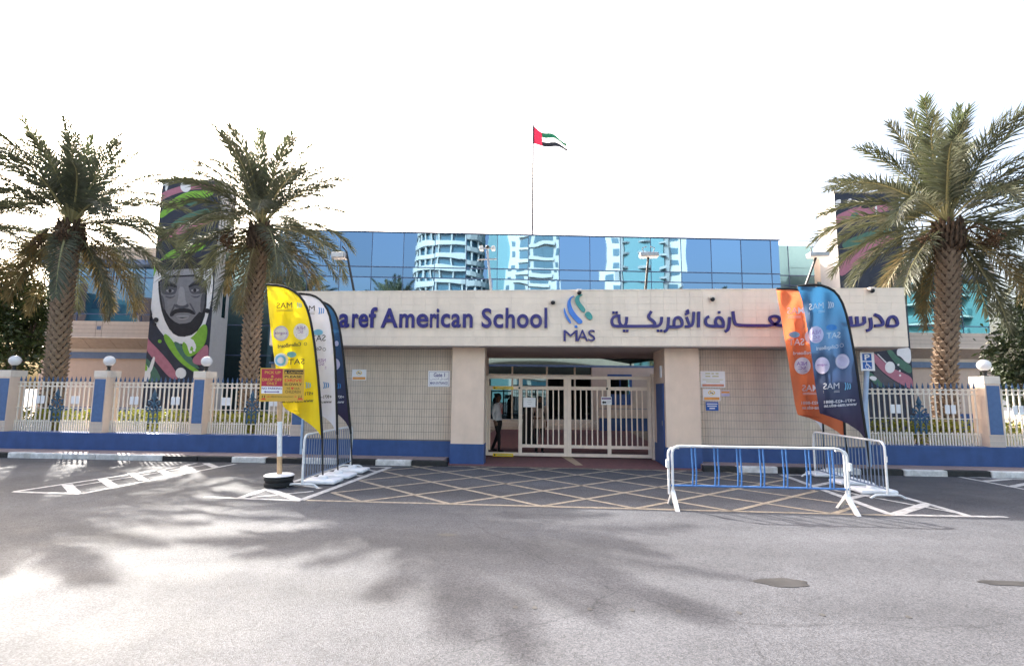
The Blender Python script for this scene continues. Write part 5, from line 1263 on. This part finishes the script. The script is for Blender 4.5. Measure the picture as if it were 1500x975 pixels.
def palm(label, bx, by, tx_, zc, r0, r1, seed, size=1.0, skip=None):
    rr = random.Random(seed)
    t = thing('date_palm', label, 'palm tree', (bx, by, .01), 'date palms behind the fence')
    top = Vector((tx_, by, zc)); bot = Vector((bx, by, .01)); N = 22
    def cen(f): return bot.lerp(top, f) + Vector((.05 * math.sin(f * 5 + seed), .04 * math.sin(f * 4), 0))
    MB().tube([cen(i / N) for i in range(N + 1)], [(r0 + (r1 - r0) * i / N) * (1.25 - .25 * min(1, i / 3)) * .9 for i in range(N + 1)], 16).build('trunk', 'bark_d', t, True)
    q = MB(); H = zc; rows = int(H / .125); per = 9
    for i in range(rows):
        f = (i + .3) / rows; r = r0 + (r1 - r0) * f
        for k in range(per):
            a = 2 * PI * (k + .5 * (i % 2)) / per + rr.uniform(-.06, .06); c = cen(f); f2 = min(1, f + .15 / H)
            rad = Vector((math.cos(a), math.sin(a), 0)); tan = Vector((-math.sin(a), math.cos(a), 0)); w = r * 2 * PI / per * .47; h = .13 + rr.uniform(-.02, .03)
            o_ = r * .88; pr = r * rr.uniform(1.2, 1.36)
            q.add([c + rad * o_ - tan * w - Vector((0, 0, h * .35)), c + rad * o_ + tan * w - Vector((0, 0, h * .35)), c + rad * o_ * .98 - Vector((0, 0, h * .8)), c + rad * pr + tan * w * .6 + Vector((0, 0, h * .45)), c + rad * pr - tan * w * .6 + Vector((0, 0, h * .45)), c + rad * o_ * .97 + Vector((0, 0, h * .7))],
                  [(2, 1, 3), (2, 3, 4), (2, 4, 0), (0, 4, 5), (4, 3, 5), (3, 1, 5)])
    tag(q.build('leaf_scars', 'bark', t), kind='stuff')
    q = MB()                                          # boots of old fronds round the head
    for i in range(70):
        a = i * 2.399; f = i / 70; c = cen(1) + Vector((0, 0, -.55 + .75 * f)); r = r1 * (1.12 - .35 * f); rad = Vector((math.cos(a), math.sin(a), 0))
        q.tube([c + rad * r * .6, c + rad * (r + .1) + Vector((0, 0, .1)), c + rad * (r + .16) + Vector((0, 0, .3))], [.07, .055, .03], 5)
    tag(q.build('frond_boots', 'bark_d', t), kind='stuff')
    lev = ([85] * 5 + [72] * 10 + [58] * 11 + [42] * 8 + [25] * 6 + [8] * 5 + [-12] * 9 + [-32] * 9 + [-52] * 6 + [-68] * 2)
    for i, th in enumerate(lev):
        a = i * 2.39996 + rr.uniform(-.25, .25) + seed
        if th <= 8 and math.sin(a) < -.5 and rr.random() < .72: continue
        kind = 'frond_g' if th > 60 and rr.random() < .6 else ('frond_o' if th < -20 and rr.random() < .38 else 'frond')
        me = frond_mesh(kind, th, rr.randrange(3))
        o = bpy.data.objects.new('frond', me); COL.objects.link(o); o.parent = t
        c = cen(1) + Vector((0, 0, .15 + .28 * (th + 68) / 150)) - Vector((bx, by, .01))
        o.location = c + Vector((math.cos(a), math.sin(a), 0)) * r1 * .6 * math.cos(R(th)); s = size * rr.uniform(.88, 1.08)
        o.rotation_euler = (rr.uniform(-.12, .12), rr.uniform(-.08, .08), a); o.scale = (s, s, s)
    for i in range(4):
        a = rr.uniform(0, 6.28) if i > 1 else (-.7 + 3.9 * i); d = Vector((math.cos(a), math.sin(a) - .3, 0)); c = cen(1) + d * .2
        e_ = c + d * .62 + Vector((0, 0, -.32))
        b = MB(); b.tube([c, c + d * .35 + Vector((0, 0, .12)), e_ + Vector((0, 0, .12))], .022, 5)
        for k in range(60): b.sphere(e_ + Vector((max(-.17, min(.17, rr.gauss(0, .09))), max(-.17, min(.17, rr.gauss(0, .09))), max(-.2, min(.2, rr.gauss(0, .11))))), .028, n=5, m=4)
        b.build('date_bunch', 'date', t)
    return t
palm('date palm at the far left beside the leafy tree', -15.6, 15.0, -15.45, 6.75, .27, .245, 1, .97)
palm('date palm between the portrait mural and the yellow flag', -9.15, 15.0, -9.1, 6.6, .24, .215, 2, .86)
palm('date palm on the right in front of the abstract mural tower', 10.75, 15.0, 11.2, 6.35, .265, .235, 3.6, .97)
palm('date palm mostly beyond the left edge, only fronds in view', -20.6, 15.2, -20.4, 6.3, .27, .24, 4)
palm('date palm mostly beyond the right edge, only fronds in view', 16.6, 15.3, 16.4, 6.3, .27, .24, 5.3)

def leafy(name, label, bx, by, h, crown, n, m, seed, size=.165):
    rr = random.Random(seed); t = thing(name, label, 'tree', (bx, by, .01), 'leafy trees behind the fence')
    q = MB(); cz = sum(c[2] for c in crown) / len(crown)
    q.tube([(bx, by, .01), (bx + .05, by, h * .3), (bx - .03, by, h * .55)], [.13, .1, .08], 8)
    for c in crown: q.tube([(bx, by, h * .3), ((bx + c[0]) / 2, (by + c[1]) / 2, (h * .4 + c[2]) / 2), (c[0], c[1], c[2])], [.06, .04, .015], 6)
    q.build('trunk', 'trunk', t, True)
    vs = []; fs = []
    tot = sum(c[3] ** 3 for c in crown)
    for c in crown:
        for cl in range(int(n / 14 * c[3] ** 3 / tot) + 1):
            d = Vector((rr.gauss(0, 1), rr.gauss(0, 1), rr.gauss(0, 1))).normalized(); rad = c[3] * rr.uniform(.35, 1.08) ** .6
            cc = Vector(c[:3]) + Vector((d.x * rad, d.y * rad, d.z * rad * .9))
            for k in range(14):
                p = cc + Vector((rr.gauss(0, .11), rr.gauss(0, .11), rr.gauss(0, .1))); a = Vector((rr.gauss(0, 1), rr.gauss(0, 1), rr.gauss(-.3, .7))).normalized(); b = a.cross(Vector((rr.gauss(0, 1), rr.gauss(0, 1), rr.gauss(0, 1)))).normalized()
                l = size * rr.uniform(.7, 1.2); w = l * .24; i0 = len(vs)
                vs += [p, p + a * l * .4 + b * w, p + a * l - Vector((0, 0, .02)), p + a * l * .4 - b * w]; fs.append((i0, i0 + 1, i0 + 2, i0 + 3))
    o = raw('crown', vs, fs, m, t); return t
leafy('leafy_tree', 'dense dark green leafy tree at the left edge behind the fence', -18.2, 16.2, 4.5, [(-18.5, 16.2, 4.6, 1.15), (-17.6, 16, 3.9, .95), (-19.2, 16.4, 3.6, 1.2), (-17.9, 15.9, 2.9, .8), (-18.9, 16, 5.4, .7), (-17.4, 16.1, 4.6, .6)], 9500, 'leaf', 11)
leafy('leafy_tree', 'dark dense leafy tree at the right edge behind the fence', 14.6, 16.2, 4.2, [(14.7, 16.2, 3.9, 1.15), (13.8, 16, 3.0, .9), (15.4, 16.3, 3.2, 1.1), (13.5, 15.9, 2.2, .75), (14.9, 16, 4.6, .7), (14.2, 16, 2.0, .8)], 9500, 'leaf_d', 12)
def hedge(label, x0, x1):
    rr = random.Random(int(x0 * 10)); t = thing('hedge', label, 'hedge', ((x0 + x1) / 2, 14.45, .01))
    q = MB(); vs = []; fs = []
    x = x0
    while x < x1: q.tube([(x, 14.45, .01), (x + rr.uniform(-.1, .1), 14.45, .5), (x + rr.uniform(-.15, .15), 14.45, .85)], [.02, .015, .008], 5); x += .3
    q.build('stems', 'trunk', t)
    for i in range(int((x1 - x0) * 900)):
        u = rr.random(); p = Vector((rr.uniform(x0, x1), 14.45 + rr.uniform(-.3, .3), 0)); p.z = .15 + .95 * u ** .6 + .05 * math.sin(p.x * 5) + rr.uniform(0, .06)
        a = Vector((rr.gauss(0, 1), rr.gauss(0, 1), rr.gauss(.4, .7))).normalized(); b = a.cross(Vector((rr.gauss(0, 1), rr.gauss(0, 1), rr.gauss(0, 1)))).normalized(); l = .085 * rr.uniform(.7, 1.3); w = l * .3; i0 = len(vs)
        vs += [p, p + a * l * .5 + b * w, p + a * l, p + a * l * .5 - b * w]; fs.append((i0, i0 + 1, i0 + 2, i0 + 3))
    tag(raw('foliage', vs, fs, 'hedge', t), kind='stuff')
hedge('yellow green clipped hedge behind the left fence', -17.5, -6.7)
hedge('yellow green clipped hedge behind the right fence', 8.0, 14.2)
